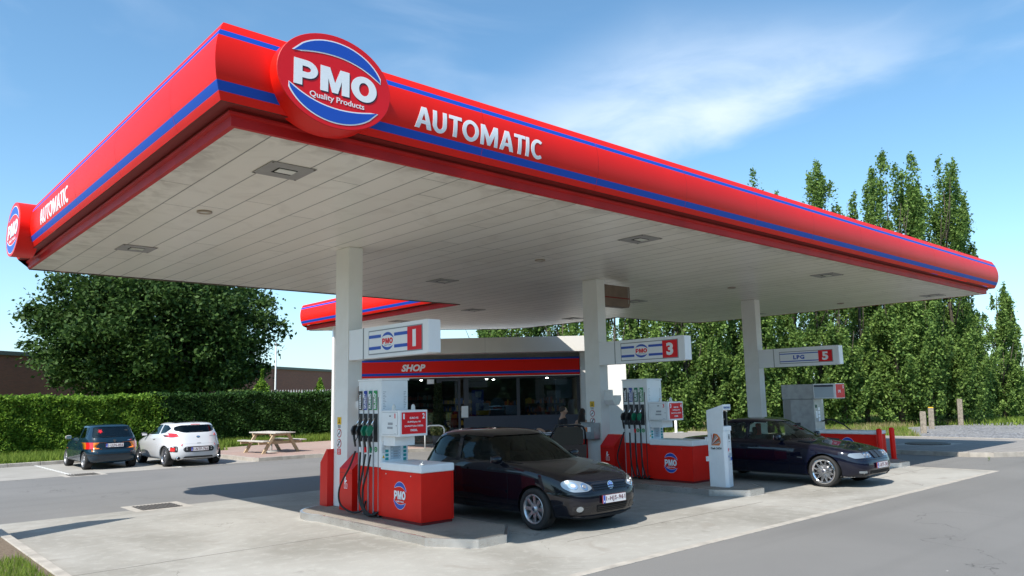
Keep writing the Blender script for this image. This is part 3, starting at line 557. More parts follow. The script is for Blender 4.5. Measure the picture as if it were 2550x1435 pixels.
# soffit lights and spots
def clight(x, y, lab, dim=False):
    t = empty('canopy_light', (x, y, H-0.001)); tag(t, lab, 'ceiling light', 'square lights in the canopy soffit')
    a = 0.305; MB().box(-a, a, -a, a, -0.012, -0.001, 'light_grey_plate').build('mounting_plate', t, bevel=0.003)
    MB().box(-0.13, 0.13, -0.115, 0.115, -0.016, -0.012, 'well').build('recess', t); MB().box(-0.11, 0.12, -0.10, 0.055, -0.024, -0.016, 'lamp_glass').build('lens', t)
    for sx in (-1, 1):
        for sy in (-1, 1): MB().lathe([(0, -0.018), (0.014, -0.017), (0.016, -0.012)], 'iron', 8, c=(sx*0.28, sy*0.28, 0)).build('screw', t)
    return t
rows = {4.18: 'first', 11.43: 'second', 19.07: 'third', 26.32: 'fourth'}
for x, w_ in rows.items():
    clight(x, 9.0, {'first': 'square soffit light nearest the camera by the front corner emblem', 'second': 'square soffit light near the front edge left of the middle pillar top', 'third': 'square soffit light near the front edge above the LPG sign', 'fourth': 'square soffit light near the far right tip of the canopy'}[w_])
    clight(x, 15.35, {'first': 'square soffit light near the far left emblem sign', 'second': 'square soffit light above the lane 1 sign toward the shop', 'third': 'square soffit light just right of the brown box on the middle pillar', 'fourth': 'square soffit light at the rear right beyond the LPG pillar'}[w_])
clight(16.1, 24.4, 'square soffit light over the lane 1 sign under the shop roof'); clight(16.15, 19.95, 'square soffit light where the two soffits meet'); clight(21.3, 20.2, 'square soffit light behind the middle pillar toward the shop')
for x, lab in ((4.16, 'small round soffit spot nearest the left edge'), (11.41, 'small round soffit spot over the dark hatchback lane'), (18.99, 'small round soffit spot between middle and LPG pillars'), (25.75, 'small round soffit spot right of the LPG pillar')):
    t = empty('soffit_spot', (x, 11.75, H)); tag(t, lab, 'spotlight', 'round spots in the canopy soffit')
    MB().lathe([(0.075, -0.001), (0.115, -0.001), (0.115, -0.02), (0.08, -0.028), (0.075, -0.012)], 'spot_trim', 28).build('trim_ring', t); MB().lathe([(0, -0.012), (0.075, -0.012)], 'lamp_glass', 24).build('lens', t)
# pillars
def pillar(x, y, lab, stickers=True):
    t = empty('canopy_pillar', (x, y, 0.13)); tag(t, lab, 'pillar', 'white pillars carrying the canopy')
    MB().box(-0.155, 0.155, -0.25, 0.25, 0, H-0.132, 'white_render').build('shaft', t, bevel=0.012)
    P = Plane((-0.155, 0.07, 0.16 if x > 10 else 0), (0, -1, 0))
    if stickers:
        mb = MB(); P.rect(mb, -0.05, 0.10, 1.52, 1.66, 'yellow', 0.001); P.poly(mb, [(-0.01, 1.55), (0.06, 1.55), (0.025, 1.63)], 'label_black', 0.004); P.poly(mb, [(0.005, 1.562), (0.045, 1.562), (0.025, 1.605)], 'yellow', 0.007); mb.build('warning_sticker', t)
        mb = MB(); P.text(mb, 'MOTOR UIT', 0.025, 1.495, 0.11, 0.018, 'label_black', 0.001, bold=0.02); P.text(mb, 'STOP ENGINE', 0.025, 1.47, 0.10, 0.014, 'label_black', 0.001, bold=0.02); mb.build('notice', t)
        for zc_, k in ((1.36, 0), (1.17, 1)):
            mb = MB(); P.disc(mb, 0.025, zc_, 0.082, 'trim_red', 0.001); P.disc(mb, 0.025, zc_, 0.066, 'sign_white', 0.004); P.poly(mb, [(-0.028, zc_-0.046), (-0.018, zc_-0.052), (0.078, zc_+0.046), (0.068, zc_+0.052)] if k == 0 else [(0.02, zc_-0.05), (0.03, zc_-0.05), (0.035, zc_+0.04), (0.015, zc_+0.04)], 'label_black', 0.007)
            if k == 0: P.rect(mb, 0.0, 0.05, zc_-0.012, zc_+0.004, 'label_black', 0.007)
            else: P.poly(mb, [(-0.03, zc_-0.04), (-0.02, zc_-0.05), (0.08, zc_+0.04), (0.07, zc_+0.05)], 'label_black', 0.008)
            mb.build('prohibition_sticker', t)
        mb = MB(); P.rect(mb, -0.04, 0.09, 0.96, 1.07, 'sign_red', 0.001)
        for i, s_ in enumerate(('GSM', 'UIT', 'OFF')): P.text(mb, s_, 0.025, 1.045-i*0.03, 0.07, 0.018, 'sign_white', 0.004, bold=0.03)
        mb.build('red_sticker', t)
    return t
PX = (7.48, 14.62, 22.2)
pillar(PX[0], 13.1, 'white square pillar carrying the lane 1 sign'); pillar(PX[1], 13.1, 'white square pillar carrying the lane 3 sign'); pillar(PX[2], 13.1, 'white square pillar carrying the LPG lane 5 sign', False)
# lane signs
def lane_sign(x, num, lab, lpg=False):
    t = empty('lane_sign', (x, 0, 0)); tag(t, lab, 'sign', 'lane number signs on the pillars')
    MB().box(-0.10, 0.10, 10.30, 12.84, 2.85, 3.42, 'sign_white').build('sign_box', t, bevel=0.006)
    MB().box(-0.125, 0.125, 10.22, 10.30, 2.86, 3.41, 'sign_white').build('end_cap', t, bevel=0.006); MB().box(-0.11, 0.11, 12.30, 12.32, 2.846, 3.424, 'grey_metal').build('seam', t)
    zl, zh = (2.93, 3.33) if not lpg else (2.96, 3.29); ya, yb = (12.10, 10.44) if not lpg else (12.1, 10.44)
    P = Plane((-0.10, 0, 0), (0, -1, 0)); fr = 0.02
    mb = MB(); P.rect(mb, -ya-fr, -yb+fr, zl-fr, zh+fr, 'grey_metal', 0.0005, 0.006); mb.build('panel_frame', t)
    mb = MB(); xr = -10.86; P.rect(mb, -ya, xr, zl, zh, 'sign_white', 0.007); mb.build('panel', t)
    mb = MB(); P.rect(mb, xr, -yb, zl, zh, 'sign_red', 0.007); mb.build('number_panel', t)
    mb = MB(); P.text(mb, num, (xr-yb)/2, (zl+zh)/2, 0.10 if num == '1' else 0.19, 0.29 if not lpg else 0.25, 'sign_white', 0.011, bold=0.045); mb.build('number', t)
    hz_ = zh-zl; s1, s2 = zl+hz_*0.24, zh-hz_*0.24
    if lpg: s1, s2 = zl+0.05, zh-0.05
    mb = MB(); bh = 0.028 if not lpg else 0.014; xc = -ya+0.62; rr = 0.20
    for s_ in (s1, s2):
        if lpg: P.rect(mb, -ya, xr, s_-bh, s_+bh, 'sign_blue', 0.010)
        else: P.rect(mb, -ya, xc-rr*1.08, s_-bh, s_+bh, 'sign_blue', 0.010); P.rect(mb, xc+rr*1.08, xr, s_-bh, s_+bh, 'sign_blue', 0.010)
    mb.build('stripe', t)
    if lpg: mb = MB(); P.text(mb, 'LPG', -ya+0.62, (zl+zh)/2, 0.36, 0.125, 'sign_blue', 0.011, bold=0.045, space=1.2); mb.build('lettering', t)
    else: P2 = Plane(P.p(xc, (zl+zh)/2, 0.008), P.r); logo(P2, 0, 0, 0.235, 0.185, t, 0.0, onred=False)
    return t
lane_sign(7.44, '1', 'white lane sign with emblem and red number 1'); lane_sign(14.55, '3', 'white lane sign with emblem and red number 3'); lane_sign(22.15, '5', 'white LPG lane sign with red number 5', True)
# brown box on the middle pillar
t = empty('wall_heater', (15.5, 13.05, 4.4)); tag(t, 'brown metal box mounted high on the right of the middle pillar', 'box')
mb = MB(); mb.prism([(-0.72, 0.0), (0.32, 0.0), (0.38, 0.08), (0.38, 0.56), (-0.72, 0.56)], -0.12, 0.12, 'brown_box', 'y'); mb.build('housing', t, bevel=0.01)
MB().box(-0.70, 0.37, -0.128, -0.12, 0.22, 0.25, 'recess_red').build('strap', t); MB().box(0.30, 0.33, -0.126, -0.12, 0.10, 0.54, 'light_grey_plate').build('edge_trim', t)
# white posts under the shop side canopy
t = empty('canopy_post', (15.15, 27.65, 0.11)); tag(t, 'slim white post under the left end of the rear canopy', 'post', None)
MB().box(-0.07, 0.07, -0.07, 0.07, 0, H-0.11, 'plain_white').build('shaft', t, bevel=0.008); MB().box(-0.14, 0.14, -0.14, 0.14, 0, 0.02, 'grey_metal').build('base_plate', t)
# ================================================================== ISLANDS
def island(x, lab, rot=0.0, w0=6.6, back=13.9):
    # outline in island coordinates: kerb side at 0, nose at y 8.58
    t = empty('pump_island', (x, 0, 0)); tag(t, lab, 'pump island', 'raised islands under the pumps')
    W = 1.55; h = 0.125
    out_ = [(0.0, 12.45), (0.0, 9.42), (-0.03, 9.30), (0.03, 9.18), (0.40, 8.60), (0.93, 8.60), (1.45, 9.15), (1.50, 9.30), (1.46, 9.45), (W-0.1, 12.45), (W-0.12, 12.6), (W+0.05, 12.8)]
    bc = (0.74, 12.82); rr = 0.82
    for a in np.radians(np.linspace(-10, 190, 17)): out_.append((bc[0]+rr*math.cos(a), bc[1]+0.1+rr*math.sin(a)*0.95))
    out_.append((-0.02, 12.62))
    MB().prism(out_, -0.02, h, 'brushed_steel').build('steel_kerb', t, bevel=0.006)
    inner = []; n = len(out_)
    for i in range(n):
        a = Vector(out_[i-1]); b = Vector(out_[(i+1) % n]); d = (b-a).normalized(); nn = Vector((-d.y, d.x)); inner.append((out_[i][0]+nn.x*0.045, out_[i][1]+nn.y*0.045))
    # make sure the inset goes inwards
    if sum((Vector(inner[i])-Vector((0.75, 11))).length for i in range(n)) > sum((Vector(out_[i])-Vector((0.75, 11))).length for i in range(n)):
        inner = [(2*out_[i][0]-inner[i][0], 2*out_[i][1]-inner[i][1]) for i in range(n)]
    MB().prism(inner, h-0.03, h+0.005, 'aggregate').build('aggregate_top', t)
    return t
island(6.6, 'pump island nearest the camera under pumps 1 and 2'); island(13.72, 'pump island under pumps 3 and 4 and the cash machine'); island(21.3, 'rightmost pump island under the LPG pump')

t = empty('price_totem', (-0.5, 14.4, 0.0)); tag(t, 'tall slant topped sign totem left of the forecourt casting the slim shadow on the concrete', 'totem')
MB().prism([(-0.50, 3.6), (0.03, 6.41), (0.45, 5.4), (0.30, 3.6)], -0.06, 0.06, 'fascia_red', 'x').build('sign_blade', t); MB().box(-0.08, 0.08, -0.45, 0.30, 0, 3.59, 'sign_white').build('column', t)
# ================================================================== PUMPS
def hose(mb, pts, r=0.016):
    # Catmull-Rom through the points
    P_ = [Vector(p) for p in pts]; P_ = [P_[0]*2-P_[1]]+P_+[P_[-1]*2-P_[-2]]; o_ = []
    for i in range(1, len(P_)-2):
        for k in range(7):
            t = k/7; a, b, c, d = P_[i-1:i+3]; o_.append(0.5*((2*b)+(c-a)*t+(2*a-5*b+4*c-d)*t*t+(3*b-a-3*c+d)*t**3))
    o_.append(P_[-2]); mb.tube(o_, r, 'black_rubber', 8)
def pump(x, n1, n2, lab, first):
    t = empty('fuel_pump', (x, 0, 0.13)); tag(t, lab, 'fuel pump', 'four hose fuel pumps')
    b0 = 0.045
    # hose side module: faces -X, y 12.05 .. 11.30
    MB().box(0.0, 0.55, 11.30, 12.05, b0, 0.83, 'pump_red').build('lower_housing', t, bevel=0.006)
    MB().box(0.0, 0.55, 11.30, 12.05, 0.833, 2.30, 'pump_white').build('tall_housing', t, bevel=0.012)
    MB().box(-0.012, 0.575, 11.285, 12.065, 2.30, 2.335, 'pump_white').build('top_cap', t, bevel=0.012)
    P = Plane((0.0, 0, 0), (0, -1, 0))
    cols = [(11.955, 'label_black', 'DIESEL', ''), (11.79, 'label_blue', 'QUALITY', 'DIESEL'), (11.625, 'label_green', 'SUPER', 'LOODVRIJ'), (11.46, 'label_lime', 'EURO', 'LOODVRIJ 95')]
    for i, (yc, m, s1, s2) in enumerate(cols):
        mb = MB(); P.rect(mb, -yc-0.05, -yc+0.05, 1.80, 2.13, m, 0.012, 0.006); mb.build('grade_label', t)
        mb = MB(); Q = Plane(P.p(-yc, 1.96, 0.02), (0, 0, 1), (0, 1, 0))
        v, f = text_mesh(s1, 0.27 if s2 or True else 0.2, 0.055 if s2 else 0.06, bold=0.03); 
        mb.add([(P.o.x-0.0195-c, yc+(b)*1.0+(0.012 if s2 else 0), 1.955+a) for a, b, c in v], f, 'sign_white')
        if s2:
            v, f = text_mesh(s2, 0.25, 0.022, bold=0.02); mb.add([(P.o.x-0.0195-c, yc+b-0.033, 1.945+a) for a, b, c in v], f, 'sign_white')
        mb.build('grade_lettering', t)
        mb = MB(); P.rect(mb, -yc-0.052, -yc+0.052, 1.255, 1.735, 'black_plastic', 0.001, 0.010); mb.build('nozzle_cradle', t)
        if i < 4:
            mb = MB(); P.rect(mb, -yc+0.068, -yc+0.088, 0.02, 2.02, 'black_plastic' if not first else 'grey_metal', 0.0005, 0.004); P.rect(mb, -yc-0.064, -yc-0.058, 0.02, 2.02, 'print_grey', 0.0005, 0.02); mb.build('divider_rail', t)
        gm = 'nozzle_green' if i > 1 else 'black_plastic'
        nz = empty('nozzle', (0, 0, 0)); nz.parent = t
        mb = MB(); mb.tube([(-0.03, yc, 1.66), (-0.055, yc+0.005, 1.60), (-0.10, yc+0.01, 1.52)], [0.011, 0.012, 0.013], 'chrome', 8); mb.build('spout', nz)
        mb = MB(); mb.prism([(-0.115, 1.545), (-0.06, 1.50), (-0.085, 1.43), (-0.13, 1.36), (-0.175, 1.37), (-0.195, 1.45), (-0.165, 1.52)], yc-0.022, yc+0.022, gm, 'y'); mb.build('nozzle_body', nz, bevel=0.012)
        mb = MB(); mb.tube([(-0.15, yc, 1.41), (-0.13, yc, 1.28), (-0.11, yc, 1.17)], [0.022, 0.02, 0.018], 'black_plastic', 8); mb.tube([(-0.09, yc, 1.43), (-0.07, yc, 1.33), (-0.12, yc, 1.25)], 0.008, 'black_plastic', 6); mb.build('handle', nz)
        if i: mb = MB(); mb.tube([(-0.11, yc, 1.17), (-0.105, yc, 1.08)], 0.021, ['sign_white', 'sign_white', 'sign_red', 'nozzle_green'][i], 10); mb.build('swivel_collar', nz)
        if i > 1: mb = MB(); P.disc(mb, -yc+0.0, 1.13, 0.045, 'label_lime', 0.001, 0.004, 20); P.ring(mb, -yc, 1.13, 0.018, 0.024, 'sign_white', 0.006, 0.002, 14); mb.build('grade_sticker', t)
    lo = [[(-0.11, 11.955, 1.09), (-0.17, 12.02, 0.85), (-0.22, 12.30, 0.45), (-0.18, 12.33, 0.16), (-0.10, 12.05, 0.04), (-0.05, 11.80, 0.10), (-0.02, 11.75, 0.25)],
          [(-0.105, 11.79, 1.09), (-0.12, 11.80, 0.7), (-0.14, 11.78, 0.35), (-0.12, 11.66, 0.10), (-0.08, 11.5, 0.03), (-0.02, 11.45, 0.10)],
          [(-0.105, 11.625, 1.05), (-0.13, 11.68, 0.75), (-0.15, 11.74, 0.42), (-0.12, 11.64, 0.12), (-0.07, 11.47, 0.035), (-0.02, 11.40, 0.09)],
          [(-0.105, 11.46, 1.05), (-0.13, 11.52, 0.78), (-0.15, 11.64, 0.45), (-0.13, 11.62, 0.16), (-0.08, 11.45, 0.05), (-0.02, 11.36, 0.10)]]
    if not first:
        lo = [[(-0.11, 11.955, 1.09), (-0.15, 12.06, 0.8), (-0.17, 12.14, 0.45), (-0.10, 12.0, 0.08), (-0.03, 11.9, 0.12)]]+[[(-0.105, y_, 1.07), (-0.11, y_-0.0, 0.7), (-0.12, y_-0.03, 0.35), (-0.09, y_-0.10, 0.06), (-0.02, y_-0.15, 0.10)] for y_ in (11.79, 11.625, 11.46)]
    for p_ in lo: mb = MB(); hose(mb, p_, 0.0165); mb.build('hose', t)
    # front of the tall housing: keypad and stickers
    F = Plane((0.0, 11.30, 0), (1, 0, 0))
    mb = MB(); F.rect(mb, 0.20, 0.38, 1.20, 1.30, 'lcd', 0.001, 0.006); F.rect(mb, 0.19, 0.39, 0.96, 1.185, 'lcd_panel', 0.001, 0.006)
    for k in range(4):
        F.disc(mb, 0.215, 0.985+k*0.05, 0.009, 'sign_white', 0.007, 0.002, 10); F.disc(mb, 0.365, 0.985+k*0.05, 0.009, 'sign_white', 0.007, 0.002, 10)
    for k in range(3): F.rect(mb, 0.25, 0.33, 1.0+k*0.04, 1.02+k*0.04, 'print_grey', 0.007, 0.002)
    mb.build('control_panel', t)
    for k in range(4):
        mb = MB(); F.rect(mb, 0.085, 0.15, 0.885+k*0.065, 0.93+k*0.065, 'teal', 0.001, 0.004); mb.build('teal_button', t); mb = MB(); F.rect(mb, 0.45, 0.51, 0.93+k*0.065, 0.975+k*0.065, 'teal', 0.001, 0.004); mb.build('teal_button', t)
    mb = MB(); F.poly(mb, [(0.025, 0.99), (0.075, 0.99), (0.05, 1.04)], 'yellow', 0.001, 0.003); mb.build('warning_triangle', t)
    mb = MB()
    for k in range(9): F.rect(mb, 0.03, 0.03+0.06+0.02*((k*7) % 3)/2, 1.08+k*0.022, 1.088+k*0.022, 'print_grey', 0.001, 0.001); F.rect(mb, 0.45, 0.52, 1.20+k*0.018, 1.206+k*0.018, 'print_grey', 0.001, 0.001)
    for k in range(11): F.rect(mb, 0.04, 0.07+0.03*((k*5) % 3)/2, 1.82+k*0.028, 1.828+k*0.028, 'print_grey', 0.001, 0.001); F.rect(mb, 0.46, 0.49+0.03*((k*5) % 4)/3, 1.82+k*0.028, 1.828+k*0.028, 'print_grey', 0.001, 0.001)
    mb.build('small_print', t)
    mb = MB()
    for k in range(4): F.ring(mb, 0.10+k*0.11, 0.845-0.0, 0.017, 0.022, 'print_grey', 0.001, 0.001, 16); F.rect(mb, 0.093+k*0.11, 0.107+k*0.11, 0.838, 0.852, 'print_grey', 0.001, 0.001)
    F.rect(mb, 0.30, 0.34, 0.815, 0.822, 'sign_red', 0.001, 0.001); mb.build('pictograms', t)
    # display head
    MB().box(-0.02, 0.54, 10.70, 11.27, 1.36, 1.79, 'pump_white').build('display_head', t, bevel=0.01)
    A = Plane((-0.02, 0, 0), (0, -1, 0)); mb = MB(); A.poly(mb, [(-11.22, 1.39), (-10.76, 1.39), (-10.76, 1.76), (-11.22, 1.76)], 'print_grey', 0.0005, 0.002); A.poly(mb, [(-11.215, 1.395), (-10.765, 1.395), (-10.765, 1.755), (-11.215, 1.755)], 'pump_white', 0.003, 0.003); mb.build('card_door', t)
    mb = MB(); A.rect(mb, -11.04, -10.90, 1.55, 1.59, 'print_grey', 0.0065, 0.004); A.rect(mb, -11.06, -10.90, 1.485, 1.52, 'print_grey', 0.0065, 0.004); A.rect(mb, -11.0, -10.955, 1.69, 1.705, 'black_plastic', 0.0065, 0.004); A.disc(mb, -10.79, 1.54, 0.008, 'black_plastic', 0.0065, 0.004, 10); A.rect(mb, -10.86, -10.80, 1.405, 1.411, 'print_grey', 0.0065, 0.001); mb.build('slots', t)
    mb = MB(); A.text(mb, n1, -10.83, 1.70, 0.045 if n1 != '1' else 0.025, 0.08, 'sign_red', 0.0065, 0.002, bold=0.02); mb.build('number', t)
    B = Plane((0, 10.70, 0), (1, 0, 0)); mb = MB(); B.rect(mb, 0.02, 0.505, 1.40, 1.755, 'sign_red', 0.001, 0.004); mb.build('red_board', t)
    mb = MB(); B.text(mb, n1, 0.06, 1.69, 0.03 if n1 == '1' else 0.05, 0.09, 'sign_white', 0.006, 0.002, bold=0.03); B.text(mb, n2, 0.455, 1.69, 0.05, 0.09, 'sign_white', 0.006, 0.002, bold=0.03)
    for k, (s_, w_) in enumerate((('EURO 95', .17), ('SUPERplus 98', .26), ('QUALITYplus DIESEL', .38), ('DIESEL', .14))): B.text(mb, s_, 0.262, 1.66-k*0.067, w_, 0.034, 'sign_white', 0.006, 0.002, bold=0.025)
    mb.build('board_lettering', t)
    for xx in (0.03, 0.42): mb = MB(); mb.lathe([(0.04, 1.79), (0.04, 1.805), (0.034, 1.81), (0.034, 1.84), (0.027, 1.868), (0.012, 1.883), (0, 1.886)], 'lamp_glass', 18, c=(xx, 10.95, 0)); mb.build('beacon', t)
    MB().box(0.05, 0.45, 10.95, 11.30, 1.20, 1.36, 'pump_white').build('head_bracket', t)
    # counter
    MB().box(0.02, 0.62, 10.14, 11.28, 0.0, b0, 'recess_red').build('plinth', t)
    MB().box(0.0, 0.64, 10.12, 11.297, b0, 0.80, 'pump_red').build('counter', t, bevel=0.004)
    MB().box(-0.012, 0.652, 10.108, 11.298, 0.803, 0.93, 'pump_white').build('counter_top', t, bevel=0.02)
    K = Plane((0.0, 0, 0), (0, -1, 0)); mb = MB(); K.rect(mb, -10.122, -10.12, b0, 0.80, 'recess_red', 0.001, 0.001); Kf = Plane((0, 10.12, 0), (1, 0, 0)); Kf.rect(mb, 0.60, 0.604, b0, 0.80, 'recess_red', 0.001, 0.001); mb.build('panel_gap', t)
    mb = MB(); K.disc(mb, -11.13, 0.745, 0.012, 'chrome', 0.001, 0.006, 12); mb.build('lock', t); mb = MB(); K.disc(mb, -10.40, 0.745, 0.012, 'chrome', 0.001, 0.006, 12); mb.build('lock', t)
    Q = Plane((0.0, 10.72, 0.42), (0, -1, 0)); logo(Q, 0, 0, 0.225, 0.25, t, 0.001, fine=True)
    return t
pump(7.09, '1', '2', 'fuel pump 1 2 with four hoses and red counter nearest the camera', True)
pump(14.36, '3', '4', 'fuel pump 3 4 with four hoses beside the cash machine', False)
# bins, paper dispensers
def bin_obj(x, y, lab, side, low=False):
    t = empty('waste_bin', (x, y, 0.13)); tag(t, lab, 'bin', 'red waste bins at the pillars')
    if side == 'x':   # slanted lid facing -X
        MB().prism([(-0.24, 0.0), (0.24, 0.0), (0.24, 1.0), (0.06, 1.0), (-0.24, 0.74)], -0.225, 0.225, 'bin_red', 'y').build('body', t, bevel=0.006)
        mb = MB(); mb.add([(-0.226, -0.17, 0.757), (-0.226, 0.17, 0.757), (0.035, 0.17, 0.983), (0.035, -0.17, 0.983)], [(0, 1, 2, 3)], 'sign_red'); mb.build('flap', t)
        mb = MB(); P = Plane((-0.24, 0, 0), (0, -1, 0)); P.rect(mb, -0.225, 0.225, 0.665, 0.669, 'recess_red', 0.001, 0.001); mb.build('lid_seam', t)
        mb = MB(); P.disc(mb, -0.01, 0.585, 0.02, 'sign_white', 0.001, 0.002, 12); P.poly(mb, [(-0.04, 0.49), (0.0, 0.49), (0.05, 0.53), (0.03, 0.545), (0.0, 0.525), (0.0, 0.57), (-0.035, 0.57)], 'sign_white', 0.001, 0.002); P.rect(mb, -0.05, 0.0, 0.39, 0.48, 'sign_white', 0.001, 0.002); P.rect(mb, -0.035, -0.005, 0.40, 0.47, 'bin_red', 0.004, 0.001); P.rect(mb, 0.01, 0.06, 0.39, 0.48, 'sign_white', 0.001, 0.002); P.rect(mb, 0.02, 0.05, 0.40, 0.47, 'bin_red', 0.004, 0.001); mb.build('litter_pictogram', t)
    else:
        MB().prism([(0.14, 0.0), (-0.14, 0.0), (-0.14, 1.06), (-0.10, 1.06), (0.14, 0.80)], -0.24, 0.24, 'bin_red', 'x').build('body', t, bevel=0.006)
        mb = MB(); mb.add([(-0.17, -0.08, 1.044), (0.17, -0.08, 1.044), (0.17, 0.12, 0.827), (-0.17, 0.12, 0.827)], [(0, 1, 2, 3)], 'sign_red'); mb.build('flap', t)
    mb = MB(); mb.box(-0.02, 0.0, -0.236, -0.23, 0.3, 0.32, 'chrome'); mb.build('lock', t) if side == 'x' else None
for i, (x, nm) in enumerate(((7.40, 'lane 1'), (14.60, 'lane 3'))):
    bin_obj(x, 12.60, 'red waste bin with litter pictogram in front of the %s pillar' % nm, 'x'); bin_obj(x+0.04, 13.50, 'red slant topped waste bin on the far side of the %s pillar' % nm, 'y')
for x, y, nm in ((7.64, 12.72, 'lane 1'), (14.72, 12.72, 'lane 3')):
    t = empty('towel_dispenser', (x, y, 1.95)); tag(t, ('white tray with a brown paper towel holder on the %s pillar' if x < 10 else 'empty white paper towel tray on the %s pillar') % nm, 'dispenser', 'towel dispensers on the pillars')
    MB().box(-0.10, 0.16, -0.14, 0.13, 0.14, 0.42, 'brown_box').build('towel_holder', t, bevel=0.02) if x < 10 else MB().box(-0.10, -0.07, -0.12, 0.13, 0.14, 0.28, 'pump_white').build('bracket', t); MB().prism([(-0.14, 0.14), (-0.14, 0.02), (-0.06, -0.10), (0.10, -0.10), (0.19, 0.02), (0.19, 0.14)], -0.16, 0.13, 'pump_white', 'y').build('tray', t, bevel=0.015)
t = empty('steel_cabinet', (14.33, 13.12, 0)); tag(t, 'grey metal cabinet with orange and white sticker on the lane 3 pillar', 'cabinet')
MB().box(-0.10, 0.13, -0.22, 0.22, 1.02, 1.42, 'stainless').build('housing', t, bevel=0.008); P = Plane((-0.10, 0, 0), (0, -1, 0)); mb = MB(); P.rect(mb, -0.10, 0.0, 1.20, 1.31, 'orange', 0.001); mb.build('orange_sticker', t); mb = MB(); P.rect(mb, 0.0, 0.11, 1.20, 1.32, 'sign_white', 0.001); mb.build('white_sticker', t); mb = MB(); P.rect(mb, -0.23, 0.23, 1.425, 1.44, 'light_grey_plate', -0.02, 0.04); mb.build('lid', t)
# cash machine
t = empty('cash_machine', (14.2, 9.2, 0.13)); tag(t, 'white cash 24/24 payment terminal standing on the nose of the middle island', 'payment terminal')
MB().prism([(0.0, 0.02), (0.06, 0.0-0.03), (0.31, 0.03), (0.33, 0.06), (0.33, 0.40), (0.0, 0.40)], 0.0, 1.16, 'pump_white').build('lower_cabinet', t, bevel=0.006)
mb = MB(); mb.prism([(0.0, 1.163), (0.40, 1.163), (0.40, 1.60), (-0.01, 1.72), (-0.01, 1.60), (0.07, 1.585), (0.10, 1.27), (0.0, 1.26)], 0.02, 0.30, 'pump_white', 'x'); mb.build('upper_cabinet', t, bevel=0.005)
MB().box(0.0, 0.02, 0.0, 0.40, 1.163, 1.60, 'pump_white').build('side_cheek', t); MB().box(0.025, 0.295, 0.072, 0.085, 1.275, 1.58, 'black_plastic').build('screen', t)
mb = MB(); mb.box(0.16, 0.168, 0.02, 0.07, 1.275, 1.58, 'black_plastic'); mb.box(0.05, 0.12, 0.03, 0.07, 1.40, 1.42, 'grey_metal'); mb.build('card_reader', t)
P = Plane((0.0, -0.03, 0), (1, 0, 0)); mb = MB(); P.rect(mb, 0.03, 0.28, 1.615, 1.685, 'lcd_panel', -0.02, 0.002); P.text(mb, 'Payment Terminal', 0.155, 1.65, 0.22, 0.035, 'label_blue', -0.017, 0.002, bold=0.02); mb.build('header_lettering', t)
S_ = Plane((0.0, 0, 0), (0, -1, 0)); mb = MB(); S_.poly(mb, [(-0.31, 0.86), (-0.12, 0.86), (-0.08, 0.92), (-0.09, 1.02), (-0.16, 1.10), (-0.24, 1.11), (-0.32, 1.06), (-0.30, 0.98)], 'orange', 0.001, 0.002)
for k in range(9):
    a0 = 0.2+k*0.16; S_.poly(mb, [(-0.31, 0.87), (-0.31+0.22*math.cos(a0), 0.87+0.24*math.sin(a0)), (-0.31+0.22*math.cos(a0+0.09), 0.87+0.24*math.sin(a0+0.09))], ('lcd_panel', 'teal', 'trim_red', 'sign_white')[k % 4], 0.004+0.0006*k, 0.001)
mb.build('banknote_picture', t)
mb = MB(); S_.text(mb, 'Cash 24/24', -0.20, 0.80, 0.26, 0.045, 'label_black', 0.001, 0.002, bold=0.035); mb.build('lettering', t)
P2 = Plane((0.19, 0.0, 0), (0.97, 0.23, 0)); mb = MB(); P2.rect(mb, -0.04, 0.05, 0.98, 1.09, 'print_grey', 0.001); P2.rect(mb, -0.03, 0.01, 1.0, 1.05, 'label_black', 0.005); P2.rect(mb, -0.012, 0.022, 0.93, 0.945, 'label_black', 0.001); P2.rect(mb, -0.09, -0.04, 0.74, 0.80, 'sign_red', 0.001); P2.rect(mb, -0.075, -0.04, 0.755, 0.77, 'pump_white', 0.005)
P2.rect(mb, -0.02, 0.09, 0.765, 0.772, 'print_grey', 0.001); P2.rect(mb, -0.02, 0.09, 0.785, 0.79, 'print_grey', 0.001); mb.build('bank_logo', t)
mb = MB(); P2.rect(mb, -0.04, 0.03, 0.54, 0.70, 'lcd_panel', 0.001); P2.rect(mb, 0.045, 0.11, 0.54, 0.61, 'plate_blue', 0.001); P2.rect(mb, 0.045, 0.11, 0.63, 0.70, 'lcd_panel', 0.001); P2.rect(mb, -0.09, -0.06, 0.61, 0.65, 'plate_blue', 0.001); P2.rect(mb, -0.06, 0.05, 0.47, 0.474, 'print_grey', 0.001); mb.build('instruction_sticker', t)
for z in (0.93, 0.52): MB().box(-0.02, 0.08, 0.40, 0.46, z, z+0.10, 'pump_white').build('cable_box', t, bevel=0.005)
# LPG pump
t = empty('lpg_pump', (22.2, 0, 0.13)); tag(t, 'stainless steel LPG dispenser with red counter on the rightmost island', 'fuel pump')
MB().box(0.0, 0.62, 11.2, 12.2, 0.0, 1.72, 'stainless').build('lower_cabinet', t, bevel=0.006); MB().box(-0.01, 0.63, 11.19, 12.21, 1.725, 2.17, 'stainless').build('upper_cabinet', t, bevel=0.006)
MB().box(-0.006, 0.0, 11.95, 12.17, 0.02, 1.70, 'light_grey_plate').build('side_panel', t)
MB().box(0.0, 0.60, 10.50, 11.185, 1.73, 2.17, 'pump_white').build('display_head', t, bevel=0.006)
P = Plane((0.0, 0, 0), (0, -1, 0)); mb = MB(); P.rect(mb, -11.15, -10.56, 1.76, 2.07, 'lcd_panel', 0.001, 0.005); mb.build('display_window', t); mb = MB(); P.rect(mb, -11.15, -10.56, 2.075, 2.135, 'plinth', 0.001, 0.005); mb.build('dark_strip', t)
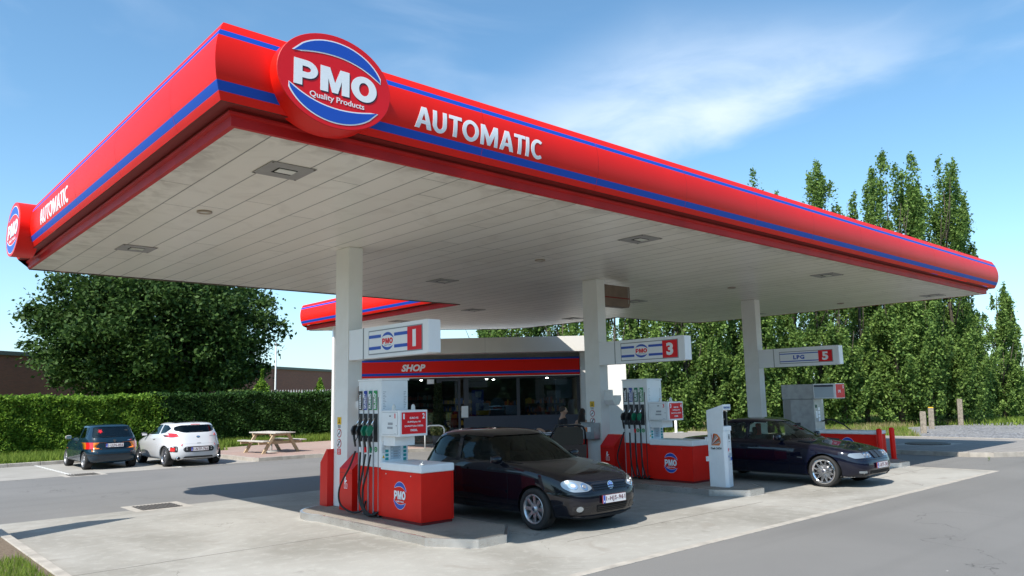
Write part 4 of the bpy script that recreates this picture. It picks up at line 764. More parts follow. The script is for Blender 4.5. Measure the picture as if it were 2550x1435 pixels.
P = Plane((0, 10.50, 0), (1, 0, 0)); mb = MB(); P.rect(mb, 0.03, 0.58, 1.75, 2.15, 'sign_red', 0.001, 0.004); mb.build('red_board', t); mb = MB(); P.text(mb, 'LPG', 0.24, 1.94, 0.16, 0.08, 'sign_white', 0.006, bold=0.03); P.text(mb, '5', 0.50, 2.07, 0.06, 0.10, 'sign_white', 0.006, bold=0.03); mb.build('board_lettering', t)
P = Plane((0, 11.2, 0), (1, 0, 0)); mb = MB(); P.rect(mb, 0.08, 0.20, 1.45, 1.55, 'label_green', 0.001); P.rect(mb, 0.10, 0.18, 1.47, 1.53, 'label_black', 0.005)
for k in range(4): P.rect(mb, 0.24, 0.36, 1.05+k*0.11, 1.14+k*0.11, 'sign_white', 0.001)
P.rect(mb, 0.10, 0.20, 1.15, 1.36, 'sign_white', 0.001); P.rect(mb, 0.50, 0.58, 1.58, 1.70, 'pump_white', 0.001); mb.build('stickers', t)
MB().box(-0.02, 0.60, 9.42, 11.18, 0.04, 0.70, 'pump_red').build('counter', t, bevel=0.005); MB().box(-0.035, 0.615, 9.40, 11.182, 0.703, 0.80, 'pump_white').build('counter_top', t, bevel=0.02)
logo(Plane((-0.02, 10.25, 0.37), (0, -1, 0)), 0, 0, 0.24, 0.27, t, 0.001, fine=False)
mb = MB(); hose(mb, [(0.45, 11.19, 1.05), (0.45, 10.95, 1.10), (0.45, 10.6, 0.98), (0.45, 10.35, 0.80)], 0.02); mb.build('hose', t)
for x, y, lab in ((22.05, 9.28, 'red safety bollard in front of the LPG counter'), (22.9, 9.28, 'rightmost red safety bollard at the end of the LPG counter')):
    t = empty('bollard', (x, y, 0.12)); tag(t, lab, 'bollard', 'red bollards at the LPG island'); MB().lathe([(0.072, 0), (0.072, 0.85), (0.062, 0.875), (0.03, 0.89), (0, 0.893)], 'pump_red', 24).build('tube', t); MB().lathe([(0.11, 0.0), (0.11, 0.012), (0.073, 0.014)], 'trim_red', 20).build('base_flange', t)
# ================================================================== SHOP
SH = empty('shop_building', (17.55, 29.75, 0.0), math.radians(-41.0)); tag(SH, 'low shop building with red SHOP fascia, dark glazing and pale parapet', 'shop')
def sb(name, *bx, par=SH, bevel=0):
    mb = MB()
    for b in bx: mb.box(*b)
    return mb.build(name, par, bevel=bevel)
LW = 9.75
sb('parapet', (0.1, 10.15, -1.0, 0.0, 4.02, 4.68, 'parapet'), (-0.35, 10.15, 0.0, 7.0, 4.02, 4.66, 'parapet'), bevel=0.01)
mb = MB(); mb.box(5.6, 5.61, -1.003, -1.0, 4.02, 4.68, 'print_grey'); mb.box(1.6, 1.61, -1.003, -1.0, 4.02, 4.68, 'print_grey'); mb.build('parapet_joint', SH)
sb('upper_wall', (-0.35, LW+0.1, -0.02, 0.25, 3.05, 4.02, 'light_grey_plate')); sb('end_pier', (LW+0.02, LW+0.42, -0.44, 0.3, 0.1, 4.02, 'parapet'))
sb('side_wall', (LW+0.42, LW+2.05, -0.30, 3.0, 0.05, 3.45, 'plain_white'), (-0.35, -0.15, 0.0, 7.0, 0, 4.02, 'parapet'), (LW+0.05, LW+0.25, 0.3, 7, 0, 4.02, 'parapet'), (-0.35, LW+0.2, 6.8, 7.0, 0, 4.02, 'parapet'))
fs = empty('shop_fascia'); fs.parent = SH
mb = MB(); prf = [(3.04, 3.13, 'fascia_red'), (3.13, 3.24, 'fascia_blue'), (3.24, 3.74, 'fascia_red'), (3.74, 3.82, 'fascia_blue')]
for z0, z1, m in prf: mb.box(-0.25, LW, -0.30, -0.12, z0, z1, m)
mb.build('sign_band', fs); mb = MB(); mb.box(4.6, 4.606, -0.303, -0.30, 3.04, 3.82, 'trim_red'); mb.box(7.3, 7.306, -0.303, -0.30, 3.04, 3.82, 'trim_red'); mb.build('panel_gap', fs)
P = Plane((0, -0.30, 0), (1, 0, 0)); mb = MB(); P.text(mb, 'SHOP', 2.42, 3.46, 1.05, 0.31, 'sign_white', 0.002, 0.02, bold=0.045, shear=0.25); mb.build('lettering', fs)
sb('soffit_lamp_strip', (-0.25, LW, -0.30, 0.0, 3.01, 3.038, 'plain_white'))
sb('floor_slab', (-0.35, LW+0.2, -0.6, 7.0, 0.0, 0.14, 'kerb')); sb('inner_wall', (-0.15, LW, 6.6, 6.7, 0.14, 3.0, 'shop_inside')); sb('ceiling', (-0.15, LW, 0.05, 6.7, 2.96, 3.0, 'shop_inside'))
fx = [(-0.2, 0.10), (1.0, 0.08), (3.40, 0.22), (4.36, 0.10), (4.60, 0.22), (6.95, 0.14), (LW-0.12, 0.16)]
for x, w_ in fx: sb('window_frame', (x, x+w_, -0.03, 0.06, 0.14, 3.0, 'frame_dark'))
sb('window_frame', (4.6, LW, -0.02, 0.05, 2.93, 3.0, 'frame_dark')); sb('plinth_panel', (4.60, LW, -0.04, 0.04, 0.14, 1.30, 'plinth')); sb('door_frame', (3.62, 4.36, -0.02, 0.04, 0.14, 0.24, 'frame_dark')); sb('door_frame', (3.62, 4.36, -0.02, 0.04, 2.86, 3.0, 'frame_dark'))
mb = MB()
for k in range(9): mb.box(4.60, LW, -0.043, -0.04, 0.3+k*0.12, 0.305+k*0.12, 'frame_dark')
mb.build('plinth_groove', SH)
for a, b, z0 in ((-0.1, 1.0, .2), (1.08, 3.4, .2), (3.62, 4.36, .24), (4.82, 6.95, 1.3), (7.09, LW-0.12, 1.3)): sb('window_pane', (a, b, 0.0, 0.006, z0, 2.95, 'shop_glass'))
mb = MB(); mb.box(4.50, 4.80, -0.08, -0.03, 1.25, 1.75, 'pump_white'); mb.build('intercom_panel', SH, bevel=0.01)
mb = MB(); mb.box(3.0, 3.3, -0.12, -0.03, 2.75, 2.95, 'pump_white'); mb.build('alarm_box', SH)
# shelving and goods inside, each shelf unit a thing
cols_ = ['goods_a', 'goods_b', 'goods_c', 'goods_d', 'goods_e', 'goods_f']
for n_, c_ in zip(cols_, [(0.35, 0.05, 0.03), (0.30, 0.25, 0.18), (0.45, 0.33, 0.05), (0.05, 0.10, 0.25), (0.40, 0.12, 0.05), (0.20, 0.05, 0.04)]): mat(n_, c_, 0.4)
rr_ = random.Random(3)
def W(x, y, z=0): q = Matrix.Rotation(math.radians(-41), 3, 'Z') @ Vector((x, y, z)); return (q.x+17.55, q.y+29.75, z)
def shelf(x, y, w_, h_, nl, lab, pal, rz=0.0):
    t = empty('shop_shelf', W(x, y, 0.14), math.radians(-41)+rz); tag(t, lab, 'shelf', 'stocked shelves inside the shop')
    mb = MB()
    for k in range(nl+1): mb.box(0, w_, 0, 0.4, k*h_/nl, k*h_/nl+0.03, 'frame_dark')
    mb.box(0, 0.03, 0, 0.4, 0, h_, 'frame_dark'); mb.box(w_-0.03, w_, 0, 0.4, 0, h_, 'frame_dark'); mb.box(0, w_, 0.38, 0.40, 0, h_, 'frame_dark'); mb.build('rack', t)
    mb = MB()
    for k in range(nl):
        xx = 0.05
        while xx < w_-0.12:
            d = rr_.uniform(0.05, 0.13); hh = rr_.uniform(0.12, h_/nl-0.07); mb.box(xx, xx+d*0.92, 0.04, 0.25, k*h_/nl+0.031, k*h_/nl+0.031+hh, rr_.choice(pal)); xx += d
    o = mb.build('goods', t); o['kind'] = 'stuff'
shelf(-0.1, 1.2, 1.1, 2.2, 6, 'tall shelf of goods behind the far left shop window', cols_); shelf(1.1, 1.0, 2.2, 2.2, 7, 'tall shelf of red boxes behind the glass right of pump 1', ['goods_a', 'goods_f', 'goods_e', 'goods_b']); shelf(3.4, 2.4, 1.6, 2.0, 6, 'shelf of small yellow bottles behind the shop door', ['goods_c', 'goods_b', 'goods_d'])
shelf(5.2, 3.6, 2.0, 1.9, 5, 'dim shelf deep in the shop left of the counter window', cols_); shelf(7.4, 3.8, 2.0, 2.0, 5, 'dim shelf deep in the shop behind the right window', cols_)
t = empty('shop_counter', W(5.6, 1.6, 0.14), math.radians(-41)); tag(t, 'dark service counter behind the shop windows', 'counter'); MB().box(0, 3.6, 0, 0.6, 0, 1.05, 'plinth').build('body', t); MB().box(-0.05, 3.65, -0.05, 0.65, 1.05, 1.09, 'light_grey_plate').build('worktop', t)
for a, b, z0, z1, m, lab, nm in ((4.95, 5.02, 1.32, 2.45, 'plate_blue', 'tall dark blue panel inside the left end of the shop window', 'advertising_stand'), (5.12, 5.72, 1.32, 1.86, 'lcd_panel', 'grey poster board with yellow foot in the shop window', 'poster_board'), (6.45, 7.0, 1.33, 1.74, 'lcd_panel', 'pale blue glass box in the shop window', 'display_box'), (8.7, 9.45, 2.0, 2.85, 'lcd_panel', 'pale wall unit high behind the right shop window', 'wall_unit')):
    t = empty(nm, W(a, 0.25, z0), math.radians(-41)); tag(t, lab, nm.replace('_', ' ')); MB().box(0, b-a+(0.45 if nm == 'advertising_stand' else 0), 0, 0.12, 0, z1-z0, m).build('panel', t)
    if nm == 'poster_board': MB().box(0.02, b-a-0.02, -0.006, 0.0, 0.02, 0.22, 'yellow').build('yellow_foot', t)
t = empty('window_poster', W(5.78, 0.12, 1.33), math.radians(-41)); tag(t, 'round topped white advertising board in the shop window', 'poster')
MB().prism([(0, 0), (0.62, 0), (0.62, 0.45)]+[(0.31+0.31*math.cos(a), 0.45+0.31*math.sin(a)) for a in np.linspace(0.1, PI-0.1, 12)]+[(0, 0.45)], 0, 0.01, 'lamp_clear', 'y').build('board', t); mb = MB(); P = Plane((0.31, 0, 0.3), (1, 0, 0)); P.rect(mb, -0.2, 0.2, -0.05, 0.05, 'trim_red', 0.001); mb.build('red_badge', t)
t = empty('hanging_cloth', W(5.1, 0.2, 2.1), math.radians(-41)); tag(t, 'small bright blue flag hanging in the shop window', 'flag'); MB().prism([(0, 0.28), (0.03, 0.05), (0.15, 0), (0.26, 0.02), (0.30, 0.28)], 0, 0.01, 'lcd_panel', 'y').build('cloth', t)
for k, (x, y) in enumerate(((2.6, 1.2), (4.1, 1.6), (5.6, 1.5), (5.9, 2.6), (8.4, 1.4))):
    t = empty('shop_downlight', W(x, y, 2.93), 0); tag(t, 'small lit ceiling spot inside the shop, number %s from the left' % ('first', 'second', 'third', 'fourth', 'fifth')[k], 'ceiling light', 'lit spots in the shop ceiling'); t['label'] = ['lit ceiling spot behind the shop glass next to pump 1', 'lit ceiling spot just above the shop door', 'lit ceiling spot above the round topped board', 'lit ceiling spot deep above the shop counter', 'lit ceiling spot behind the right shop window'][k]
    MB().lathe([(0, 0), (0.05, 0), (0.06, 0.03)], 'bulb', 12).build('lamp', t)
# potted plant by the door, bicycle hoop
t = empty('potted_plant', (19.75, 26.9, 0.12)); tag(t, 'tall narrow potted plant with pale leaves at its foot by the shop door', 'plant')
MB().lathe([(0, 0), (0.22, 0), (0.27, 0.42), (0.24, 0.42), (0.22, 0.38), (0, 0.38)], 'terracotta', 20).build('pot', t); mb = MB(); mb.tube([(0, 0, 0.38), (0.02, 0, 1.4), (0, 0.02, 2.4)], 0.02, 'bark', 6); mb.build('stem', t)
p = []
for k in range(2600): a = RNG.uniform(0, 2*PI); z = RNG.uniform(0.75, 2.65); r = 0.26*math.sqrt(RNG.uniform())*(1-0.35*(z-0.75)/1.9); p.append((r*math.cos(a), r*math.sin(a), z))
leaf_mesh('foliage', p, 0.08, 'dark_plant_leaf', t)
p = []
for k in range(900): d = RNG.normal(size=3); d /= np.linalg.norm(d); p.append(tuple(np.array([0, 0, 0.62])+d*np.array([0.36, 0.36, 0.28])*RNG.uniform(0.6, 1)))
leaf_mesh('lower_foliage', p, 0.12, 'variegated_leaf', t)
t = empty('hoop_rail', (18.2, 25.7, 0.12)); tag(t, 'white tubular hoop rail near the shop door', 'rail'); mb = MB(); mb.tube([(0, 0, 0), (0, 0, 0.75), (0.05, -0.05, 0.86), (0.15, -0.12, 0.9), (0.45, -0.38, 0.9), (0.55, -0.46, 0.86), (0.6, -0.5, 0.75), (0.6, -0.5, 0)], 0.03, 'plain_white', 10); mb.build('tube', t)
# ================================================================== BRICK BUILDING
B0 = Vector((7.5, 56.0, 0)); ang = math.radians(32.3)
t = empty('brick_building', B0, ang); tag(t, 'long dark red brick building with flat roof behind the hedge', 'building')
MB().box(-45, 60, 0, 14, -0.05, 5.35, 'brick_wall').build('wall', t); MB().box(-45.2, 60, -0.12, 14, 5.352, 5.60, 'roof_felt').build('roof_edge', t)
for x in (18.5, 30.0): MB().box(x, x+0.10, -0.12, -0.003, 0, 5.3, 'roof_felt').build('downpipe', t)
MB().box(23.0, 29.0, -0.02, -0.003, 0.3, 2.9, 'light_grey_plate').build('loading_door', t)
t = empty('flag_pole', (18.1, 39.5, 0.1)); tag(t, 'white pole behind the hedge in front of the brick building', 'pole')
mb = MB(); mb.lathe([(0.05, 0), (0.04, 5.1)], 'plain_white', 12); mb.build('pole', t); mb = MB(); mb.lathe([(0, 5.10), (0.11, 5.12), (0.11, 5.17), (0, 5.2)], 'grey_metal', 12); mb.build('cap', t)
t = empty('picket_fence', (18.5, 42.0, 0)); tag(t, 'pale picket fence tips showing above the dark hedge', 'fence'); mb = MB()
for k in range(44): mb.prism([(k*0.17, 0), (k*0.17+0.07, 0), (k*0.17+0.07, 2.72), (k*0.17+0.035, 2.8), (k*0.17, 2.72)], 0, 0.02, 'line_white', 'y')
mb.build('pickets', t)['kind'] = 'stuff'; MB().box(0, 7.6, 0.02, 0.05, 2.5, 2.56, 'line_white').build('rail', t)
# picnic table
t = empty('picnic_table', (13.52, 29.7, 0.115), math.radians(95)); t.scale = (1.15, 1.15, 1.08); tag(t, 'weathered wooden picnic table with attached benches on the red paving', 'picnic table')
for k in range(6): MB().box(-0.9, 0.9, -0.38+k*0.13, -0.38+k*0.13+0.12, 0.70, 0.74, 'grey_wood').build('tabletop_plank', t, bevel=0.004)
for s in (-1, 1):
    for k in range(2): MB().box(-0.9, 0.9, s*0.70-0.13+k*0.135, s*0.70-0.13+k*0.135+0.125, 0.42, 0.46, 'grey_wood').build('bench_plank', t, bevel=0.004)
for sx in (-0.62, 0.62):
    for s in (-1, 1): MB().prism([(s*0.18, 0.70), (s*0.30, 0.70), (s*0.72, 0.0), (s*0.60, 0.0)], sx-0.03, sx+0.03, 'wood', 'x').build('leg', t)
    MB().box(sx+0.032, sx+0.075, -0.82, 0.82, 0.32, 0.42, 'wood').build('crossbeam', t); MB().box(sx+0.032, sx+0.075, -0.38, 0.38, 0.61, 0.70, 'wood').build('top_beam', t)
t = empty('parasol_base', (13.5, 29.7, 0.116)); tag(t, 'grey parasol foot with short tube under the picnic table', 'parasol base'); MB().lathe([(0, 0.06), (0.28, 0.05), (0.30, 0.0)], 'light_grey_plate', 24).build('foot', t); MB().lathe([(0.04, 0.05), (0.04, 0.5), (0, 0.5)], 'light_grey_plate', 14).build('tube', t)
# stone posts on the gravel edge
for i, (x, y, s, lab) in enumerate(((39.2, 14.4, 1.0, 'left leaning old concrete post at the gravel edge'), (43.6, 15.6, 1.1, 'second old concrete post with yellow lichen at the gravel edge'), (48.4, 15.75, 1.45, 'tallest old concrete post right of the other two'))):
    t = empty('stone_post', (x, y, -0.03)); tag(t, lab, 'post', 'old concrete posts by the trees'); mb = MB(); h_ = s*1.0; mb.prism([(-0.13, -0.13), (0.13, -0.13), (0.13, 0.13), (-0.13, 0.13)], 0, h_, 'post_stone'); o = mb.build('shaft', t, bevel=0.02); o.rotation_euler = (0.03, 0.05 if i == 0 else -0.03, 0.4)
    mb = MB(); mb.box(-0.12, 0.12, -0.12, 0.12, h_, h_+0.04, 'yellow' if i == 1 else 'post_stone'); o = mb.build('cap', t, bevel=0.01); o.rotation_euler = (0.03, 0.05 if i == 0 else -0.03, 0.4)
# small white pipe in the grass
t = empty('vent_pipe', (33.0, 24.2, 0)); tag(t, 'short white pipe stub standing in the sunny grass behind pump 3', 'pipe'); MB().lathe([(0.07, 0), (0.07, 0.75), (0.05, 0.8), (0, 0.82)], 'plain_white', 12).build('tube', t); MB().box(-0.15, 0.5, -0.1, 0.1, 0, 0.12, 'plain_white').build('foot', t)
# ================================================================== VEGETATION
def clumpy(n, cent, rad, nc, spread, surf=0.55):
    """points gathered in clumps inside an ellipsoid, more of them near its surface"""
    d = RNG.normal(size=(nc, 3)); d /= np.linalg.norm(d, axis=1)[:, None]; r = RNG.uniform(surf, 1.0, nc)**0.7
    c = d*r[:, None]*np.array(rad)+np.array(cent); k = RNG.integers(0, nc, n)
    sc = spread*RNG.uniform(0.6, 1.4, nc)[k][:, None]; q = RNG.normal(size=(n, 3))*sc*np.array([1, 1, 0.7]); return c[k]+q
def oak(x, y, z0, R_, zc_, Rz, n, lab, name='leafy_tree'):
    t = empty(name, (x, y, z0)); tag(t, lab, 'tree'); mb = MB(); mb.tube([(0, 0, -0.1), (0.1, 0, 1.5), (0.0, 0.1, 3.0), (0.1, 0, zc_)], [0.42, 0.34, 0.30, 0.12], 'bark', 10)
    rr = random.Random(5)
    for k in range(16):
        a = rr.uniform(0, 2*PI); r = rr.uniform(0.55, 0.85)*R_; z1 = zc_+rr.uniform(-0.5, 0.75)*Rz; mb.tube([(0, 0, rr.uniform(1.8, 3.6)), (r*0.5*math.cos(a), r*0.5*math.sin(a), (zc_+z1)/2-0.6), (r*math.cos(a), r*math.sin(a), z1)], [0.16, 0.09, 0.03], 'bark', 6)
    mb.build('trunk', t); p = clumpy(n, (0, 0, zc_), (R_, R_, Rz), 620, 0.50, 0.30)
    e = clumpy(int(n*0.06), (0, 0, zc_), (R_*1.07, R_*1.07, Rz*1.08), 70, 0.28, 0.97); p = np.concatenate([p, e]); p = p[p[:, 2] > 1.9]
    leaf_mesh('crown', p, 0.25, 'oak_leaf', t, upbias=0.5); return t
oak(14.9, 48.7, 0.0, 6.7, 6.6, 4.7, 125000, 'broad dark green tree with round crown behind the hedge')
# ivy bush and saplings on the brick wall
for x, y, hgt, w_, lab in ((18.0, 41.0, 3.9, 0.55, 'slim pale green climber growing up beside the white pole'), (17.0, 41.2, 2.8, 0.8, 'dark shrub rising above the hedge left of the white pole'), (22.6, 43.0, 3.5, 0.35, 'thin sapling tip above the hedge right of the pole'), (24.2, 43.5, 3.6, 0.25, 'thinnest sapling tip above the hedge'), (26.5, 44.0, 3.1, 0.6, 'small dark bush above the hedge near the white post')):
    t = empty('shrub', (x, y, 0)); tag(t, lab, 'shrub'); mb = MB(); mb.tube([(0, 0, 0), (0.03, 0, hgt*0.8)], [0.04, 0.015], 'bark', 6); mb.build('stem', t)
    n = int(1500*w_*hgt/2); z = RNG.uniform(1.6, hgt, n); a = RNG.uniform(0, 2*PI, n); r = w_*np.sqrt(RNG.uniform(0, 1, n))*(0.5+0.5*np.sin(z*3)); leaf_mesh('foliage', np.stack([r*np.cos(a), r*np.sin(a), z], 1), 0.16, 'bush_leaf' if 'dark' in lab else 'hedge_leaf', t)
# hedge
t = empty('hedge', (0, 36.9, 0.1)); tag(t, 'long clipped hedge behind the parked cars and picnic table', 'hedge')
n = 150000; xs_ = RNG.uniform(-9, 30, n); face = RNG.uniform(0, 1, n); hz_ = 2.30+0.04*np.sin(xs_*1.3)+0.03*np.sin(xs_*4.1)
bul = 0.07*np.sin(xs_*2.1)+0.06*np.sin(xs_*5.3+1)
zz = np.where(face < 0.72, RNG.uniform(0.05, 1, n)*hz_, hz_+RNG.normal(size=n)*0.07); yy = np.where(face < 0.72, -0.62+bul*0.6+0.07*np.sin(zz*5+xs_*3)+np.abs(RNG.normal(size=n))*0.12, RNG.uniform(-0.62, 0.6, n))
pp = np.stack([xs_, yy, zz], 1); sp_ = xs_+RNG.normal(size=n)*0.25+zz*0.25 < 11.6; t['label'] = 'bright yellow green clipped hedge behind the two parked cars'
leaf_mesh('foliage', pp[sp_], 0.155, 'hedge_leaf', t, upbias=0.3); MB().box(-9, 11.5, -0.25, 0.4, 0, 2.0, 'well').build('dark_core', t)  # solid near-black core stands in for the shade between the leaves
t = empty('hedge', (0, 36.9, 0.1)); tag(t, 'darker green clipped hedge behind the picnic table', 'hedge'); leaf_mesh('foliage', pp[~sp_]+np.array([0, 0.05, 0.05]), 0.14, 'dark_hedge_leaf', t, upbias=0.3); MB().box(11.5, 30, -0.25, 0.4, 0, 2.0, 'well').build('dark_core', t)  # same hedge past the slanted split, its leaves simply coloured darker
# poplars
def poplar(x, y, h_, w_, n, lab, lean=0.0):
    t = empty('poplar_tree', (x, y, -0.03)); tag(t, lab, 'tree', 'poplars in a row beyond the forecourt'); rr = random.Random(int(x*97+y*13)); mb = MB()
    mb.tube([(0, 0, 0), (rr.uniform(-.1, .1), 0, h_*0.4), (lean*1.15, 0, h_*0.84)], [0.17, 0.09, 0.012], 'bark', 8)
    for k in range(8):
        a = rr.uniform(0, 2*PI); z = rr.uniform(0.1, 0.6)*h_; mb.tube([(0, 0, z), (w_*0.5*math.cos(a), w_*0.5*math.sin(a), z+h_*0.12), (w_*0.75*math.cos(a), w_*0.75*math.sin(a), z+h_*0.25)], [0.05, 0.03, 0.012], 'bark', 5)
    mb.build('trunk', t)
    nb = 130; k = RNG.integers(0, nb, n); zb = np.concatenate([RNG.uniform(0.0, 0.30, nb//3), RNG.uniform(0.06, 0.86, nb-nb//3)]); ab = RNG.uniform(0, 2*PI, nb); ln_ = RNG.uniform(0.05, 0.15, nb)*h_; bo = RNG.uniform(0.30, 1.25, nb)
    nl = rr.choice((2, 3, 4)); la = RNG.uniform(0, 2*PI, nl); lr = np.concatenate([[0.08], RNG.uniform(0.30, 0.60, nl-1)])*w_; lh = np.concatenate([[1.0], RNG.uniform(0.70, 0.95, nl-1)]); li = RNG.integers(0, nl, nb)
    prof = lambda u: np.interp(u, [0, 0.05, 0.25, 0.5, 0.75, 0.92, 1.0], [0.85, 1.0, 1.0, 0.88, 0.66, 0.40, 0.08])
    s_ = RNG.uniform(0, 1, n)**0.8; hh = (lh*h_)[li][k]; z = zb[k]*hh+ln_[k]*s_; zr = np.clip(z/hh, 0, 1); low = np.clip(1-zr*1.6, 0, 1)
    R_ = w_*prof(zr)*(0.74+0.26*low); rb = bo[k]*(0.55+0.45*s_); sp = (0.05+0.16*(1-s_)*RNG.uniform(0.5, 1.5, nb)[k])*w_*0.6; kx = (lr*np.cos(la))[li][k]*(0.4+0.9*zr); ky = (lr*np.sin(la))[li][k]*(0.4+0.9*zr)
    q = RNG.normal(size=(n, 2))*sp[:, None]; px_ = kx+R_*rb*np.cos(ab[k])+q[:, 0]+lean*(z/h_)**2*1.6; py_ = ky+R_*rb*np.sin(ab[k])+q[:, 1]
    z = np.minimum(z, hh*RNG.uniform(0.96, 1.0, n)); leaf_mesh('crown', np.stack([px_, py_, np.maximum(z+RNG.normal(size=n)*0.12, 0.2)], 1), 0.165, 'poplar_leaf', t, upbias=0.2); return t
def onray(px, d):   # a spot d metres away, used only to lay the tree row out
    a = YAW-math.atan((px-1275)/1890); return d*math.cos(a), d*math.sin(a)
row = [(1215, 47, 9.6, 2.2), (1265, 46, 9.3, 2.0), (1330, 47, 10.2, 2.1), (1395, 46, 10.0, 1.9), (1450, 46, 10.6, 1.8), (1525, 44, 11.0, 1.7), (1585, 45, 11.6, 1.5), (1640, 43.5, 12.0, 1.7), (1700, 43.5, 12.2, 1.6), (1765, 44.5, 12.6, 1.7), (1822, 45, 13.4, 1.5), (1880, 45, 12.8, 1.6), (1910, 47, 17.0, 2.1), (1975, 46, 13.4, 1.6), (2033, 47.5, 16.6, 2.1), (2085, 48, 13.6, 1.6), (2140, 50, 14.6, 1.8), (2185, 52, 16.9, 2.0), (2224, 50, 17.9, 2.1), (2262, 53, 15.2, 1.7), (2302, 51, 17.6, 1.9), (2340, 54, 16.6, 2.2), (2372, 53, 17.6, 2.2), (2412, 56, 12.2, 1.3), (2478, 59, 10.0, 1.35), (2512, 61, 7.2, 1.0)]
names = ['leftmost poplar above the shop roof left end', 'poplar second from the left above the shop parapet', 'poplar above the middle of the shop parapet', 'poplar just left of the middle pillar', 'poplar half behind the middle pillar', 'poplar directly right of the middle pillar', 'poplar above the lane 3 sign left end', 'poplar above the lane 3 sign right end', 'poplar right of the lane 3 sign', 'poplar behind the cash machine', 'poplar left of the LPG pillar', 'poplar hidden partly behind the LPG pillar', 'poplar whose lone tip shows first above the fascia', 'lower poplar between the two lone tips', 'poplar whose tip shows second above the fascia', 'poplar behind the LPG dispenser head', 'left shoulder tree of the tall poplar group', 'tall poplar with a forked crown left of the highest tip', 'tallest poplar above the right half of the fascia', 'dense lower poplar between the two high tips', 'second tallest poplar with a narrow tip', 'bushy poplar filling the gap left of the right leaning tip', 'right leaning tall poplar near the canopy tip', 'shorter poplar just under the canopy tip', 'thin poplar standing apart right of the canopy tip', 'lowest poplar at the right edge of the picture']
for (px_, d, h_, w_), nm in zip(row, names):
    x, y = onray(px_, d); poplar(x, y, h_, w_*0.98, int(25000*(h_/13)), nm, 0.8 if px_ > 2000 else 0.3)
# grass
def patch(n, x0, x1, y0, y1, z=0): return np.stack([RNG.uniform(x0, x1, n), RNG.uniform(y0, y1, n), np.full(n, z)], 1)
o = blades('verge_grass', patch(26000, -8, 13, 32.75, 36.6, 0.09), 0.28, 0.018, 'grass_blade'); o['kind'] = 'stuff'; o['label'] = 'rough grass strip between kerb and hedge'; o['category'] = 'grass'
o = blades('verge_grass', np.concatenate([patch(9000, 13, 26, 35.2, 36.6, 0.1)]), 0.35, 0.018, 'grass_blade'); o['kind'] = 'stuff'; o['label'] = 'dark grass along the foot of the darker hedge'; o['category'] = 'grass'
q = patch(9000, -2.0, 2.1, 9.0, 15.6, 0.08); q = q[(np.sin(q[:, 0]*2+1)+np.sin(q[:, 1]*1.7+q[:, 0])+RNG.normal(size=len(q))*0.5) > 0.9]; q = np.concatenate([q, patch(6000, 0.6, 2.12, 9.8, 12.4, 0.08)])
o = blades('corner_grass', q, 0.10, 0.006, 'grass_blade'); o['kind'] = 'stuff'; o['label'] = 'patchy grass on bare soil at the bottom left corner'; o['category'] = 'grass'
q = patch(110000, 27, 62, 10, 40, -0.03); ok = (q[:, 0] > 33.95) & ~((q[:, 1] < 12.6+0.45*(q[:, 0]-34)) & (q[:, 0] < 45)) & ~((q[:, 1] < 17.4-0.38*(q[:, 0]-45)+0.3) & (q[:, 0] >= 45)); q = q[ok]
dry = (np.sin(q[:, 0]*0.9)+np.sin(q[:, 1]*1.1+1)+RNG.normal(size=len(q))*0.8) > 0.5
o = blades('meadow_grass', q[~dry], 0.26, 0.022, 'grass_blade'); o['kind'] = 'stuff'; o['label'] = 'bright green grass strip in front of the poplars'; o['category'] = 'grass'
o = blades('dry_grass', q[dry], 0.30, 0.018, 'dry_grass'); o['kind'] = 'stuff'; o['label'] = 'dry yellow stalks among the grass before the poplars'; o['category'] = 'grass'
o = blades('field_crop', patch(70000, 48, 120, -10, 60, -0.05), 0.35, 0.045, 'grass_blade'); o['kind'] = 'stuff'; o['label'] = 'green field crop beyond the poplar row'; o['category'] = 'crop'
# far trees on the horizon
p = []
for k in range(160):
    a = RNG.uniform(-0.25, 1.3); d = RNG.uniform(300, 380); h_ = RNG.uniform(5, 11); m = 260
    p.append(np.stack([d*math.cos(a)+RNG.normal(size=m)*5, d*math.sin(a)+RNG.normal(size=m)*5, np.abs(RNG.normal(size=m))*h_*0.5], 1))
for k in range(150):
    a = RNG.uniform(2.75, 5.6); d = RNG.uniform(60, 75); h_ = RNG.uniform(7, 12); m = 220
    p.append(np.stack([d*math.cos(a)+RNG.normal(size=m)*3, d*math.sin(a)+RNG.normal(size=m)*3, np.abs(RNG.uniform(0, 1, m))*h_], 1))
o = leaf_mesh('distant_trees', np.concatenate(p), 2.0, 'far_leaf'); o['kind'] = 'stuff'; o['label'] = 'far off line of trees on the horizon'; o['category'] = 'trees'
# weed in the slab joint
t = empty('weed', (25.0, 7.5, 0)); tag(t, 'small weed growing from the asphalt joint at the right', 'weed'); leaf_mesh('leaves', np.stack([RNG.normal(size=40)*0.02, RNG.normal(size=40)*0.02, RNG.uniform(0, 0.14, 40)], 1), 0.028, 'hedge_leaf', t)
